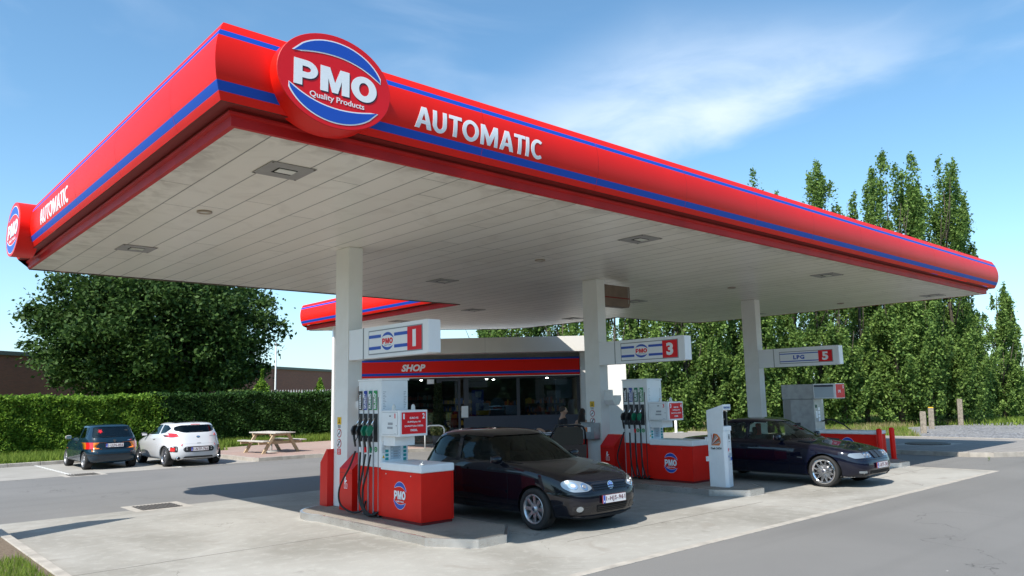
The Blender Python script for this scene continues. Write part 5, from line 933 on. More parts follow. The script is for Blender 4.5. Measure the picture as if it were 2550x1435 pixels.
# ================================================================== CARS
def super_ring(yf, yr, hw, nf, nr, zf, N=44):
    pts = []; yc = (yf+yr)/2; hl = (yf-yr)/2
    for k in range(N):
        t = 2*PI*k/N; c, s = math.cos(t), math.sin(t); n = nf if c > 0 else nr
        x = hw*math.copysign(abs(s)**(2/n), s); y = yc+hl*math.copysign(abs(c)**(2/n), c)
        pts.append((x, y, float(np.interp(y, [q[0] for q in zf], [q[1] for q in zf]))))
    return pts
def round_poly(pts, r, k=4):
    o_ = []; n = len(pts)
    for i in range(n):
        p = Vector(pts[i]); a = (Vector(pts[i-1])-p); b = (Vector(pts[(i+1) % n])-p); rr = min(r, a.length*0.45, b.length*0.45); p0 = p+a.normalized()*rr; p1 = p+b.normalized()*rr
        for j in range(k+1): t = j/k; o_.append(tuple((1-t)**2*p0+2*t*(1-t)*p+t*t*p1))
    return o_
def tobj(mb, name):
    return mb.build(name)
def apply_mods(o):
    dg = bpy.context.evaluated_depsgraph_get(); me = bpy.data.meshes.new_from_object(o.evaluated_get(dg)); old = o.data; o.modifiers.clear(); o.data = me; bpy.data.meshes.remove(old)
class Car:
    def __init__(s, name, loc, rz, scale, rings, paint, wb, wr, arch, track, lab, cat='car', group=None, n=(3.6, 3.6)):
        s.t = empty(name, loc, rz); tag(s.t, lab, cat, group); s.t.scale = scale if isinstance(scale, tuple) else (scale,)*3; s.paint = paint; s.wb = wb; s.wr = wr; s.track = track; s.arch = arch
        N = 44; v = []; 
        for r in rings: v += super_ring(r[0], r[1], r[2], r[4] if len(r) > 4 else n[0], r[5] if len(r) > 5 else n[1], r[3], N)
        f = []
        for i in range(len(rings)-1):
            for k in range(N): f.append((i*N+k, i*N+(k+1) % N, (i+1)*N+(k+1) % N, (i+1)*N+k))
        def cap(o, flip):
            for k in range(N//2):
                a, b = k, k+1; c, d = (N-b) % N, (N-a) % N
                q = [o+a, o+b, o+c, o+d]; q = list(dict.fromkeys(q))
                if len(q) >= 3: f.append(q[::-1] if flip else q)
        cap(0, True); cap((len(rings)-1)*N, False)
        mb = MB(); mb.add(v, f, paint, True); o = mb.build('body', s.t); s.body = o
        sub = o.modifiers.new('s', 'SUBSURF'); sub.levels = 1; sub.render_levels = 1; apply_mods(o)
        bm = bmesh.new(); bm.from_mesh(o.data); bmesh.ops.recalc_face_normals(bm, faces=bm.faces[:]); s.bvh = BVHTree.FromBMesh(bm); bm.to_mesh(o.data); bm.free()
        s.cuts = []
    def hit(s, p, mode):
        a, b = p
        if mode == 'F': o_, d = Vector((a, 6, b)), Vector((0, -1, 0))
        elif mode == 'R': o_, d = Vector((a, -9, b)), Vector((0, 1, 0))
        elif mode == 'T': o_, d = Vector((a, b, 4)), Vector((0, 0, -1))
        elif mode == 'S+': o_, d = Vector((4, a, b)), Vector((-1, 0, 0))
        else: o_, d = Vector((-4, a, b)), Vector((1, 0, 0))
        h = s.bvh.ray_cast(o_, d)
        if h[0] is None:
            h = s.bvh.find_nearest(o_+d*(4-0.8) if mode[0] == 'S' else o_+d*5)
        return h[0], h[1]
    def decal(s, name, pts, mode, m, off=0.004, thick=0.0, parent=None, step=0.07, smooth=True):
        bm = bmesh.new(); vs_ = [bm.verts.new((a, b, 0)) for a, b in pts]; bm.faces.new(vs_)
        xs = [p[0] for p in pts]; ys = [p[1] for p in pts]
        for ax, lo, hi in ((0, min(xs), max(xs)), (1, min(ys), max(ys))):
            k = int((hi-lo)/step)
            for i in range(1, k+1):
                c = [0, 0, 0]; nn = [0, 0, 0]; c[ax] = lo+(hi-lo)*i/(k+1); nn[ax] = 1; bmesh.ops.bisect_plane(bm, geom=bm.verts[:]+bm.edges[:]+bm.faces[:], plane_co=c, plane_no=nn)
        bm.verts.index_update(); V = []; Nn = []
        for q in bm.verts: h, nrm = s.hit((q.co.x, q.co.y), mode); V.append(h); Nn.append(nrm)
        F_ = [[q.index for q in fc.verts] for fc in bm.faces]; bnd = [e for e in bm.edges if len(e.link_faces) == 1]; bl = [(e.verts[0].index, e.verts[1].index) for e in bnd]; bm.free()
        mb = MB(); top = [V[i]+Nn[i]*(off+thick) for i in range(len(V))]; mb.add(top, F_, m, smooth)
        if thick: base = [V[i]+Nn[i]*(off-0.004) for i in range(len(V))]; mb.add(top+base, [(a, b, len(V)+b, len(V)+a) for a, b in bl], m)
        return mb.build(name, parent or s.t)
    def both(s, name, pts, mode, m, **k):
        if mode == 'S': s.decal(name, pts, 'S+', m, **k); return s.decal(name, pts, 'S-', m, **k)
        s.decal(name, pts, mode, m, **k); return s.decal(name, [(-a, b) for a, b in pts][::-1], mode, m, **k)
    def line(s, name, pts, mode, m='well', w_=0.005, off=0.0015, parent=None):
        q = []; 
        for i in range(len(pts)-1):
            a, b = Vector(pts[i]), Vector(pts[i+1]); k = max(1, int((b-a).length/0.06)); q += [a.lerp(b, j/k) for j in range(k)]
        q.append(Vector(pts[-1])); V = [s.hit((p.x, p.y), mode) for p in q]; mb = MB(); vv = []
        for i, (h, nn) in enumerate(V):
            d = (V[min(i+1, len(V)-1)][0]-V[max(i-1, 0)][0]).normalized(); sd_ = d.cross(nn).normalized()*w_/2; vv += [h+nn*off-sd_, h+nn*off+sd_]
        mb.add(vv, [(2*i, 2*i+1, 2*i+3, 2*i+2) for i in range(len(V)-1)], m, True); return mb.build(name, parent or s.t)
    def window(s, name, poly, mode, m, lo=None, hi=None):
        if mode == 'S': s.cuts.append(MB().prism(poly, -1.3, 1.3, 'well', 'x')); s.both(name, poly, 'S', m, off=-0.012)
        else: s.cuts.append(MB().prism(poly, lo, hi, 'well', 'y')); s.decal(name, poly, mode, m, off=-0.012)
    def finish(s, rim_fn, tint=None):
        sol = s.body.modifiers.new('t', 'SOLIDIFY'); sol.thickness = 0.03; sol.offset = -1; apply_mods(s.body)
        arch = MB()
        for y in (0, -s.wb):
            for sg in (-1, 1): arch.lathe([(0, sg*0.50), (s.arch, sg*0.50), (s.arch, sg*1.2), (0, sg*1.2)], 'well', 36, 'x', (0, y, s.wr))
        
        for mb_ in s.cuts+[arch]:
            c_ = mb_.build('cutter')
            c_.parent = s.t; bpy.context.view_layer.update()
            b = s.body.modifiers.new('b', 'BOOLEAN'); b.operation = 'DIFFERENCE'; b.object = c_; b.solver = 'EXACT'; b.use_self = False; apply_mods(s.body); me = c_.data; bpy.data.objects.remove(c_); bpy.data.meshes.remove(me)
        s.body.data.polygons.foreach_set('use_smooth', [True]*len(s.body.data.polygons))
        bm = bmesh.new(); bm.from_mesh(s.body.data)
        for e in bm.edges:
            if len(e.link_faces) == 2 and e.calc_face_angle(0) > math.radians(38): e.smooth = False
        bm.to_mesh(s.body.data); bm.free()
        k = 0
        for i, m in enumerate(s.body.data.materials): pass
        for y in (0, -s.wb):
            for sg in (-1, 1):
                mb = MB(); r = s.arch+0.004; mb.lathe([(0.0, sg*0.48), (r, sg*0.48), (r, sg*(s.track-0.045))], 'well', 30, 'x', (0, y, s.wr)); mb.v = [(a, b, max(c, 0.20)) for a, b, c in mb.v]; mb.build('wheel_arch_liner', s.t, fix=False)
                w_ = empty('wheel', (0, 0, 0)); w_.parent = s.t; c = (0, y, s.wr); xo = sg*s.track; wd = 0.20
                R_ = s.wr; rr = s.rim; tp = [(rr, -0.01), (rr+0.012, 0.012), (R_*0.93, 0.014), (R_*0.985, 0.0), (R_, -0.035), (R_, -wd+0.035), (R_*0.985, -wd), (R_*0.9, -wd-0.012), (rr, -wd)]
                MB().lathe([(a, xo+sg*b) for a, b in tp], 'tyre', 44, 'x', c).build('tyre', w_)
                rim_fn(w_, xo, sg, c, rr)
    def interior(s, z=0.35, yc=-1.5, w_=0.62, red=False):
        MB().box(-w_, w_, -s.wb-0.2, -0.45, 0.2, z, 'interior').build('floor', s.t); MB().prism([(-0.35, 0.55), (-0.35, 0.93), (-0.62, 0.95), (-0.75, 0.80), (-0.75, 0.5)], -w_-0.05, w_+0.05, 'interior', 'x').build('dashboard', s.t)
        for sx in (-0.35, 0.35):
            for y in (yc, yc-0.9):
                mb = MB(); mb.prism([(y+0.50, z), (y+0.52, z+0.18), (y+0.02, z+0.20), (y-0.14, z+0.72), (y-0.26, z+0.70), (y-0.12, z)], sx-0.23, sx+0.23, 'interior', 'x'); mb.build('seat', s.t, bevel=0.05)
                mb = MB(); mb.box(sx-0.12, sx+0.12, y-0.28, y-0.19, z+0.72, z+0.90, 'interior'); mb.build('headrest', s.t, bevel=0.04)
        mb = MB(); mb.tube([(0.36+0.18*math.cos(a), -0.86-0.05*math.sin(a), 0.90+0.17*math.sin(a)) for a in np.linspace(0, 2*PI, 22)], 0.014, 'interior', 6, caps=False); mb.build('steering_wheel', s.t)
        mb = MB(); mb.box(-0.11, 0.11, -0.98, -0.96, 1.25, 1.31, 'interior'); mb.build('inner_mirror', s.t)
    def mirror(s, y, z, x, m=None):
        for sg in (-1, 1):
            k = empty('door_mirror'); k.parent = s.t
            mb = MB(); P_ = []; n = 8
            for i in range(n+1):
                a = PI*i/n; r = math.sin(a)**0.6; P_.append((r, -math.cos(a)))
            v = []; f = []; sg_ = sg
            for i, (r, h_) in enumerate(P_):
                for j in range(14): t = 2*PI*j/14; v.append((sg*(x+0.11+h_*0.10), y+0.055*r*math.cos(t)*(1.0), z+0.07*r*math.sin(t)))
            for i in range(n):
                for j in range(14): f.append((i*14+j, i*14+(j+1) % 14, (i+1)*14+(j+1) % 14, (i+1)*14+j))
            mb.add(v, f, m or s.paint, True); mb.build('mirror_cap', k)
            mb = MB(); mb.box(min(sg*(x+0.04), sg*(x+0.19)), max(sg*(x+0.04), sg*(x+0.19)), y-0.062, y-0.052, z-0.045, z+0.05, 'chrome'); mb.build('mirror_glass', k)
            mb = MB(); mb.box(min(sg*(x-0.12), sg*(x+0.06)), max(sg*(x-0.12), sg*(x+0.06)), y-0.02, y+0.03, z-0.07, z-0.03, 'black_plastic'); mb.build('mirror_arm', k)
    def plate(s, txt, z, mode, tilt=0.0):
        h, nn = s.hit((0.0, z), mode); fr = mode == 'F'; t = empty('number_plate'); t.parent = s.t; y = h.y+(0.035 if fr else -0.035)
        P = Plane((0, y, z), (-1 if fr else 1, 0, 0), (0, 0, 1)); mb = MB(); P.rect(mb, -0.265, 0.265, -0.062, 0.062, 'plate_text', -0.02, 0.019); P.rect(mb, -0.262, 0.262, -0.057, 0.057, 'plate_white', 0.0, 0.002); mb.build('plate_panel', t)
        mb = MB(); P.rect(mb, -0.262, -0.215, -0.057, 0.057, 'plate_blue', 0.003, 0.001); P.text(mb, 'B', -0.238, -0.03, 0.02, 0.025, 'sign_white', 0.005, 0.001, bold=0.03); mb.build('country_band', t)
        mb = MB(); P.text(mb, txt, 0.022, 0, 0.44, 0.082, 'plate_text', 0.003, 0.002, bold=0.012, space=1.2); mb.build('registration', t)
def spokes(w_, xo, sg, c, rr, n, m='alloy', wid=0.030, dish=0.03, cross=0.0, lip=0.014, hub=0.055):
    R_ = rr
    def X(d): return xo+sg*d
    MB().lathe([(R_*0.99, X(-0.012)), (R_+0.010, X(0.010)), (R_+0.004, X(0.016)), (R_-lip, X(0.006)), (R_-lip-0.004, X(-0.05)), (R_*0.86, X(-0.10))], m if not cross else 'chrome', 44, 'x', c).build('rim', w_)
    MB().lathe([(0, X(-0.09)), (R_*0.9, X(-0.10))], 'well', 30, 'x', c).build('brake_shadow', w_); MB().lathe([(0.05, X(-0.07)), (R_*0.62, X(-0.07)), (R_*0.62, X(-0.085))], 'grey_metal', 30, 'x', c).build('brake_disc', w_)
    angs = []
    for k in range(n):
        a = 2*PI*k/n
        if cross: angs += [(a, a+cross), (a, a-cross)]
        else: angs.append((a, a))
    for a0, a1 in angs:
        mb = MB(); v = []
        for (r, a, wd, d) in ((hub*0.8, a0, wid*1.1, -0.01-dish*0.3), (R_*0.55, (a0+a1)/2, wid*0.85, -0.012), (R_-lip+0.002, a1, wid*0.95 if not cross else wid, -0.008)):
            for sgn in (-1, 1):
                for dd in (0, -0.028):
                    v.append((X(d+dd), c[1]+r*math.cos(a)-sgn*wd*math.sin(a)/2, c[2]+r*math.sin(a)+sgn*wd*math.cos(a)/2))
        f = []
        for i in (0, 4): f += [(i, i+2, i+6, i+4), (i+1, i+5, i+7, i+3), (i, i+4, i+5, i+1), (i+2, i+3, i+7, i+6)]
        f += [(0, 1, 3, 2), (8, 10, 11, 9)]; v = [(p[0]+c[0], p[1], p[2]) for p in v]; mb.add(v, f, m); mb.build('spoke', w_, bevel=0.003)
    MB().lathe([(hub, X(-0.03)), (hub, X(-0.008)), (hub*0.75, X(0.004)), (0, X(0.008))], m, 24, 'x', c).build('hub_cap', w_)
    MB().lathe([(0.028, X(0.0085)), (0.0, X(0.0095))], 'plinth', 18, 'x', c).build('hub_badge', w_)
def vw_badge(car, x, z, r, mode):
    h, nn = car.hit((x, z), mode); fr = mode == 'F'; y = h.y+(0.012 if fr else -0.012); P = Plane((x, y, z), (-1 if fr else 1, 0, 0), (0, -0.25 if fr else 0.2, 1)); mb = MB()
    P.disc(mb, 0, 0, r*0.92, 'plate_blue' if fr else 'black_plastic', -0.004, 0.006); P.ring(mb, 0, 0, r*0.86, r, 'chrome', 0.0, 0.008)
    def st(p, q, w_=0.13):
        a, b = Vector(p)*r, Vector(q)*r; d = (b-a).normalized(); n_ = Vector((-d.y, d.x))*w_*r/2; P.poly(mb, [tuple(a+n_), tuple(a-n_), tuple(b-n_), tuple(b+n_)], 'chrome', 0.002, 0.005)
    for s_ in (-1, 1): st((s_*0.34, 0.80), (s_*0.02, 0.12)); st((s_*0.78, 0.42), (s_*0.36, -0.72)); st((s_*0.36, -0.72), (s_*0.02, -0.06))
    mb.build('round_badge', car.t)
# ---- black compact hatchback at pump 1
GR = [(0.70, -3.15, .79, [(0, .185)], 4.6, 4.2), (0.80, -3.25, .845, [(0, .22)], 4.8, 4.4), (0.865, -3.30, .872, [(0, .36)], 4.8, 4.6), (0.875, -3.32, .88, [(0, .50)], 4.8, 4.6), (0.85, -3.32, .882, [(0, .60)], 4.8, 4.6), (0.80, -3.31, .882, [(-3.2, .74), (0, .72), (.8, .68)], 4.8, 4.6), (0.73, -3.28, .876, [(-3.2, .86), (0, .84), (.7, .765)], 4.8, 4.6),
      (0.62, -3.23, .856, [(-3.2, .95), (-.5, .925), (.2, .89), (.6, .815)], 4.8, 4.6), (0.27, -3.19, .835, [(-3.1, .99), (-.5, .965), (.25, .905)], 4.6, 4.6), (-.08, -3.16, .82, [(-3.1, 1.02), (-.6, .99), (-.05, .955)], 4.2, 4.6), (-.28, -3.14, .808, [(-3.1, 1.05), (-.3, .985)], 3.8, 4.6),
      (-.38, -3.10, .79, [(-3.1, 1.11), (-.4, 1.04)], 3.6, 4.4), (-.72, -2.99, .745, [(-2.9, 1.26), (-.75, 1.22)], 3.8, 4.4), (-1.03, -2.87, .695, [(-2.9, 1.37), (-1.9, 1.40), (-1.0, 1.37)], 4.0, 4.4), (-1.17, -2.78, .645, [(-2.8, 1.425), (-2.0, 1.462), (-1.2, 1.418)], 4.2, 4.4), (-1.33, -2.6, .52, [(-2.6, 1.455), (-2.0, 1.483), (-1.3, 1.455)]), (-1.6, -2.3, .25, [(0, 1.492)])]
def hatch(name, loc, rz, sc, paint, lab, front=True, full=True):
    c = Car(name, loc, rz, sc, GR, paint, 2.578, .318, .362, .865-0.0, lab, n=(3.3, 3.6)); c.rim = .215
    c.window('windscreen', round_poly([(-.735, 1.0), (.735, 1.0), (.61, 1.395), (-.61, 1.395)], .06), 'F', 'car_glass', -1.35, .9)
    c.window('rear_window', round_poly([(-.60, 1.09), (.60, 1.09), (.50, 1.375), (-.50, 1.375)], .07), 'R', 'car_glass', -4, -2.3)
    c.window('side_window', round_poly([(-.62, 1.00), (-1.16, 1.37), (-1.92, 1.405), (-1.90, 1.00)], .05), 'S', 'car_glass')
    c.window('quarter_window', round_poly([(-2.00, 1.00), (-2.02, 1.405), (-2.55, 1.375), (-2.88, 1.20), (-2.70, 1.05)], .07), 'S', 'car_glass')
    c.finish(lambda *a: spokes(*a, n=8, wid=.056)); c.interior(); c.mirror(-.80, 1.03, .80)
    if full:
        for sg in ('S+', 'S-'):
            c.line('door_gap', [(-.62, 1.0), (-.58, .60), (-.62, .28), (-1.75, .26), (-1.93, .40), (-1.96, .98)], sg, 'well', .008)
            c.decal('door_handle', round_poly([(-1.62, .84), (-1.62, .875), (-1.84, .88), (-1.84, .845)], .012), sg, paint, .012, .014)
            c.decal('side_moulding', round_poly([(-.62, .52), (-.62, .56), (-2.0, .57), (-2.0, .53)], .012), sg, paint, .004, .012)
            c.line('bonnet_gap', [(.40, .79), (.1, .865), (-.25, .93)], sg, 'well', .006)
        c.decal('sill', [(-.42, .20), (-.42, .25), (-2.15, .25), (-2.15, .20)], 'S+', 'black_plastic', .003); c.decal('sill', [(-.42, .20), (-.42, .25), (-2.15, .25), (-2.15, .20)], 'S-', 'black_plastic', .003)
    if front:
        hl = round_poly([(.40, .645), (.50, .605), (.70, .60), (.765, .66), (.76, .745), (.68, .775), (.54, .745), (.43, .69)], .04)
        for sg in (1, -1):
            pts = [(a*sg, b) for a, b in hl]; pts = pts[::-1] if sg < 0 else pts
            k = empty('headlight'); k.parent = c.t; c.decal('lamp_housing', pts, 'F', 'lamp_clear', .004, .006, k, .05)
            for cx_, cz_, r_ in ((.53, .672, .050), (.665, .690, .050)):
                c.decal('reflector_bowl', [(cx_*sg+r_*math.cos(a), cz_+r_*math.sin(a)) for a in np.linspace(0, 2*PI, 20)[:-1]], 'F', 'chrome', .014, .003, k, .05); c.decal('projector', [(cx_*sg+r_*.5*math.cos(a), cz_+r_*.5*math.sin(a)) for a in np.linspace(0, 2*PI, 16)[:-1]], 'F', 'grey_metal', .019, .004, k, .05)
        c.decal('grille', round_poly([(-.40, .60), (.40, .60), (.42, .69), (.34, .715), (-.34, .715), (-.42, .69)], .03), 'F', 'black_plastic', .003)
        for z in (.625, .655, .685): c.decal('grille_bar', [(-.38, z-.008), (.38, z-.008), (.38, z+.004), (-.38, z+.004)], 'F', paint, .006, .012)
        c.decal('lower_grille', round_poly([(-.33, .29), (.33, .29), (.36, .40), (-.36, .40)], .03), 'F', 'well', .003)
        for z in (.315, .34, .365): c.decal('lower_bar', [(-.33, z-.004), (.33, z-.004), (.33, z+.005), (-.33, z+.005)], 'F', 'black_plastic', .006, .006)
        c.both('fog_recess', round_poly([(.42, .29), (.70, .32), (.70, .40), (.44, .40)], .03), 'F', 'black_plastic', off=.003)
        c.both('fog_light', [(.62+.04*math.cos(a), .355+.04*math.sin(a)) for a in np.linspace(0, 2*PI, 18)[:-1]], 'F', 'lamp_clear', off=.006, thick=.004)
        c.both('bumper_trim', round_poly([(.40, .575), (.82, .56), (.84, .585), (.42, .60)], .01), 'F', paint, off=.004, thick=.010)
        c.decal('front_spoiler', round_poly([(-.74, .20), (.74, .20), (.76, .245), (-.76, .245)], .02), 'F', 'black_plastic', .004, .01)
        vw_badge(c, 0, .665, .062, 'F'); c.plate('1-HJS-961', .475, 'F')
        c.line('bonnet_shut', [(-.60, .755), (-.30, .735), (.30, .735), (.60, .755)], 'F', 'well', .007)
    return c
hatch('hatchback_car', (9.42, 9.08, 0), PI, 1.03, 'black_paint', 'black three door hatchback standing at pump 1 with its front to the right')
c3 = hatch('hatchback_car', (12.05, 12.75, 0), PI, (0.98, 0.9, 0.93), 'black_paint', 'black car mostly hidden behind the hatchback, its door open', front=False, full=False)
# open door of the hidden car
dr = empty('open_door', (0, 0, 0)); dr.parent = c3.t
mb = MB(); Pd = Plane((-.90, -.62, 0), (-0.85, 0.52, 0)); fr_ = round_poly([(0, .35), (1.05, .35), (1.08, 1.0), (1.0, 1.40), (.86, 1.50), (.40, 1.50), (0.0, 1.0)], .07); wn = round_poly([(.10, 1.0), (1.0, 1.0), (1.0, 1.38), (.86, 1.46), (.30, 1.46)], .05)
Pd.poly(mb, round_poly([(0, .35), (1.05, .35), (1.08, 1.0), (0, 1.0)], .03), 'black_paint', -0.03, 0.06); mb.build('door_panel', dr); mb = MB()
n_ = 40
def resamp(p, n):
    p = [Vector(q) for q in p]+[Vector(p[0])]; L_ = [0]
    for a, b in zip(p[:-1], p[1:]): L_.append(L_[-1]+(b-a).length)
    return [tuple(Vector((float(np.interp(t, L_, [q.x for q in p])), float(np.interp(t, L_, [q.y for q in p]))))) for t in np.linspace(0, L_[-1], n+1)[:-1]]
mb.tube([Pd.p(a, b) for a, b in [(0.02, 1.0), (.30, 1.50), (.90, 1.50), (1.0, 1.45), (1.05, 1.35), (1.06, 1.0)]], 0.028, 'black_paint', 8); mb.build('window_frame', dr); mb = MB(); Pd.poly(mb, wn, 'door_glass', 0, 0.004); mb.build('side_window', dr)
# ---- dark blue saloon at the LPG lane
BR = [(0.68, -3.80, .84, [(0, .20)]), (0.80, -3.95, .885, [(0, .235)]), (0.85, -4.02, .905, [(0, .36)]), (0.855, -4.04, .925, [(0, .49)]), (0.82, -4.03, .93, [(0, .58)]), (0.78, -4.01, .93, [(-3.9, .70), (0, .68), (.8, .64)]), (0.74, -3.98, .918, [(-3.9, .82), (-.5, .80), (.7, .70)]),
      (0.69, -3.93, .895, [(-3.9, .90), (-.7, .885), (0, .83), (.7, .745)], 5.0), (0.40, -3.80, .84, [(-3.9, .945), (-.7, .915), (.0, .865), (.4, .80)], 4.8), (0.0, -3.55, .80, [(-3.6, .975), (-.8, .945), (.0, .875)], 4.4), (-.42, -3.22, .79, [(-3.3, .995), (-.4, .935)], 3.4, 3.2),
      (-.52, -3.16, .765, [(-3.2, 1.03), (-.5, .975)], 3.2, 3.0), (-.92, -2.95, .71, [(-2.9, 1.20), (-.9, 1.18)], 3.0, 3.0), (-1.22, -2.72, .66, [(-2.7, 1.32), (-1.9, 1.36), (-1.2, 1.32)], 3.2), (-1.40, -2.55, .61, [(-2.6, 1.375), (-2.0, 1.405), (-1.4, 1.375)], 3.4), (-1.6, -2.35, .45, [(-2.4, 1.415), (-1.9, 1.43), (-1.6, 1.42)]), (-1.8, -2.15, .2, [(0, 1.438)])]
c = Car('saloon_car', (17.38, 8.2, 0), PI, 1.03, BR, 'blue_black_paint', 2.93, .33, .375, .895, 'dark blue saloon with mesh alloy wheels standing beside the cash machine', n=(5.2, 4.6)); c.rim = .252; b = c
c.window('windscreen', round_poly([(-.71, .985), (.71, .985), (.575, 1.35), (-.575, 1.35)], .06), 'F', 'clear_car_glass', -1.6, .9)
c.window('rear_window', round_poly([(-.64, 1.03), (.64, 1.03), (.53, 1.33), (-.53, 1.33)], .07), 'R', 'clear_car_glass', -5, -2.3)
c.window('side_window', round_poly([(-.82, .955), (-1.33, 1.315), (-1.82, 1.345), (-1.82, .965)], .05), 'S', 'clear_car_glass'); c.window('side_window', round_poly([(-1.90, .965), (-1.90, 1.345), (-2.42, 1.31), (-2.78, 1.09), (-2.78, .98)], .05), 'S', 'clear_car_glass')
c.finish(lambda *a: spokes(*a, n=12, m='alloy', wid=.011, cross=.26, lip=.030, hub=.05)); c.interior(.32, -1.62, .66); c.mirror(-.98, 1.02, .82)
for sg in ('S+', 'S-'):
    c.line('door_gap', [(-.80, .95), (-.72, .60), (-.78, .28), (-1.75, .26), (-1.86, .95)], sg, 'well', .007); c.line('door_gap', [(-1.86, .95), (-1.84, .27), (-2.40, .27), (-2.62, .55), (-2.80, .70), (-2.84, .97)], sg, 'well', .007)
    for y0 in (-1.52, -2.45): c.decal('door_handle', round_poly([(y0, .80), (y0, .83), (y0-.2, .835), (y0-.2, .805)], .01), sg, 'blue_black_paint', .012, .014)
    c.decal('side_moulding', round_poly([(-.42, .50), (-.42, .545), (-2.5, .55), (-2.5, .505)], .012), sg, 'blue_black_paint', .004, .010); c.decal('side_indicator', round_poly([(-.44, .60), (-.44, .615), (-.56, .618), (-.56, .603)], .005), sg, 'lamp_clear', .004, .004)
for sg in (1, -1):
    k = empty('headlight'); k.parent = c.t
    pts = round_poly([(.30, .62), (.74, .61), (.80, .66), (.77, .71), (.30, .72)], .03); pts = [(a*sg, q) for a, q in pts]; pts = pts[::-1] if sg < 0 else pts; c.decal('lamp_housing', pts, 'F', 'reflector', .003, .004, k, .05)
    for cx_, r_ in ((.37, .048), (.50, .048)): c.decal('lamp_bowl', [(cx_*sg+r_*math.cos(a), .668+r_*math.sin(a)) for a in np.linspace(0, 2*PI, 20)[:-1]], 'F', 'chrome', .010, .004, k, .05); c.decal('lamp_ring', [(cx_*sg+r_*.6*math.cos(a), .668+r_*.6*math.sin(a)) for a in np.linspace(0, 2*PI, 16)[:-1]], 'F', 'grey_metal', .016, .003, k, .05)
    pts = round_poly([(.57, .615), (.75, .61), (.80, .66), (.765, .71), (.57, .715)], .02); pts = [(a*sg, q) for a, q in pts]; pts = pts[::-1] if sg < 0 else pts; c.decal('indicator_lens', pts, 'F', 'lamp_clear', .011, .003, k, .05)
    c.decal('kidney_grille', [(a*sg, q) for a, q in round_poly([(.02, .60), (.20, .60), (.215, .70), (.19, .735), (.04, .735), (.02, .70)], .03)][::sg], 'F', 'black_plastic', .012, .006, None, .05)
    c.decal('fog_light', [(a*sg, q) for a, q in round_poly([(.56, .31), (.70, .315), (.71, .355), (.57, .355)], .015)][::sg], 'F', 'lamp_clear', .004, .006)
c.decal('lower_grille', round_poly([(-.46, .285), (.46, .285), (.48, .36), (-.48, .36)], .02), 'F', 'well', .003); c.line('bumper_seam', [(-.86, .575), (-.4, .572), (.4, .572), (.86, .575)], 'F', 'well', .008); c.line('bonnet_shut', [(-.62, .77), (0, .765), (.62, .77)], 'F', 'well', .006)
c.decal('front_spoiler', round_poly([(-.78, .205), (.78, .205), (.80, .24), (-.80, .24)], .02), 'F', 'black_plastic', .004, .012); c.plate('1-NTF-745', .455, 'F')
MB().box(.18, .38, -1.86, -1.80, 1.0, 1.30, 'red_cloth').build('red_jacket', c.t, bevel=0.03)
# ---- white sporty hatchback, parked
KR = [(0.70, -3.25, .79, [(0, .20)]), (0.85, -3.38, .85, [(0, .25)]), (0.88, -3.42, .885, [(0, .40)]), (0.88, -3.43, .90, [(0, .55)]), (0.84, -3.40, .90, [(0, .66)]), (0.78, -3.34, .895, [(0, .76)]), (0.70, -3.27, .875, [(-3.2, .90), (.7, .76)]), (0.58, -3.22, .85, [(-3.2, 1.0), (.5, .82)]), (0.2, -3.18, .81, [(-3.1, 1.06), (.2, .90)]), (-.30, -3.14, .775, [(-3.1, 1.11), (-.3, .99)]),
      (-.75, -3.05, .72, [(-3, 1.22), (-.75, 1.20)]), (-1.08, -2.95, .65, [(-2.95, 1.33), (-1.8, 1.37), (-1.0, 1.34)]), (-1.25, -2.90, .59, [(-2.9, 1.375), (-2.0, 1.405), (-1.2, 1.38)]), (-1.45, -2.75, .42, [(-2.7, 1.40), (-2.0, 1.43)]), (-1.7, -2.4, .2, [(0, 1.435)])]
c = Car('hatchback_car', (9.62, 30.35, 0.0), 0.0, (1.10, 1.04, 1.04), KR, 'white_paint', 2.65, .325, .36, .815, 'white sporty hatchback with twin exhausts parked facing the hedge', n=(3.4, 3.6)); c.rim = .235
c.window('rear_window', round_poly([(-.40, 1.085), (.40, 1.085), (.62, 1.16), (.60, 1.27), (.44, 1.325), (-.44, 1.325), (-.60, 1.27), (-.62, 1.16)], .10), 'R', 'car_glass', -4.5, -2.2); c.window('windscreen', round_poly([(-.68, 1.02), (.68, 1.02), (.56, 1.34), (-.56, 1.34)], .06), 'F', 'car_glass', -1.35, .9)
c.window('side_window', round_poly([(-.70, 1.0), (-1.25, 1.32), (-1.95, 1.345), (-1.95, 1.04)], .05), 'S', 'car_glass'); c.window('quarter_window', round_poly([(-2.03, 1.045), (-2.03, 1.345), (-2.45, 1.32), (-2.72, 1.22), (-2.5, 1.09)], .06), 'S', 'car_glass')
c.finish(lambda *a: spokes(*a, n=10, m='alloy_dark', wid=.026)); c.interior(); c.mirror(-.80, 1.02, .80, 'black_plastic')
c.decal('roof_panel', round_poly([(-.50, -1.35), (.50, -1.35), (.50, -2.62), (-.50, -2.62)], .06), 'T', 'black_paint', .003)
c.both('tail_light', round_poly([(.50, .965), (.70, .945), (.86, .98), (.86, 1.03), (.70, 1.075), (.56, 1.05)], .03), 'R', 'tail_red', off=.004, thick=.012)
c.decal('plate_recess', round_poly([(-.42, .47), (.42, .47), (.48, .56), (.40, .645), (-.40, .645), (-.48, .56)], .04), 'R', 'black_plastic', .003); c.plate('1-NTF-766', .56, 'R')
c.both('rear_reflector', round_poly([(.60, .47), (.78, .48), (.80, .60), (.70, .66), (.60, .66)], .03), 'R', 'black_plastic', off=.003); c.both('fog_lamp', round_poly([(.66, .50), (.75, .50), (.75, .62), (.66, .62)], .01), 'R', 'tail_red', off=.006, thick=.004)
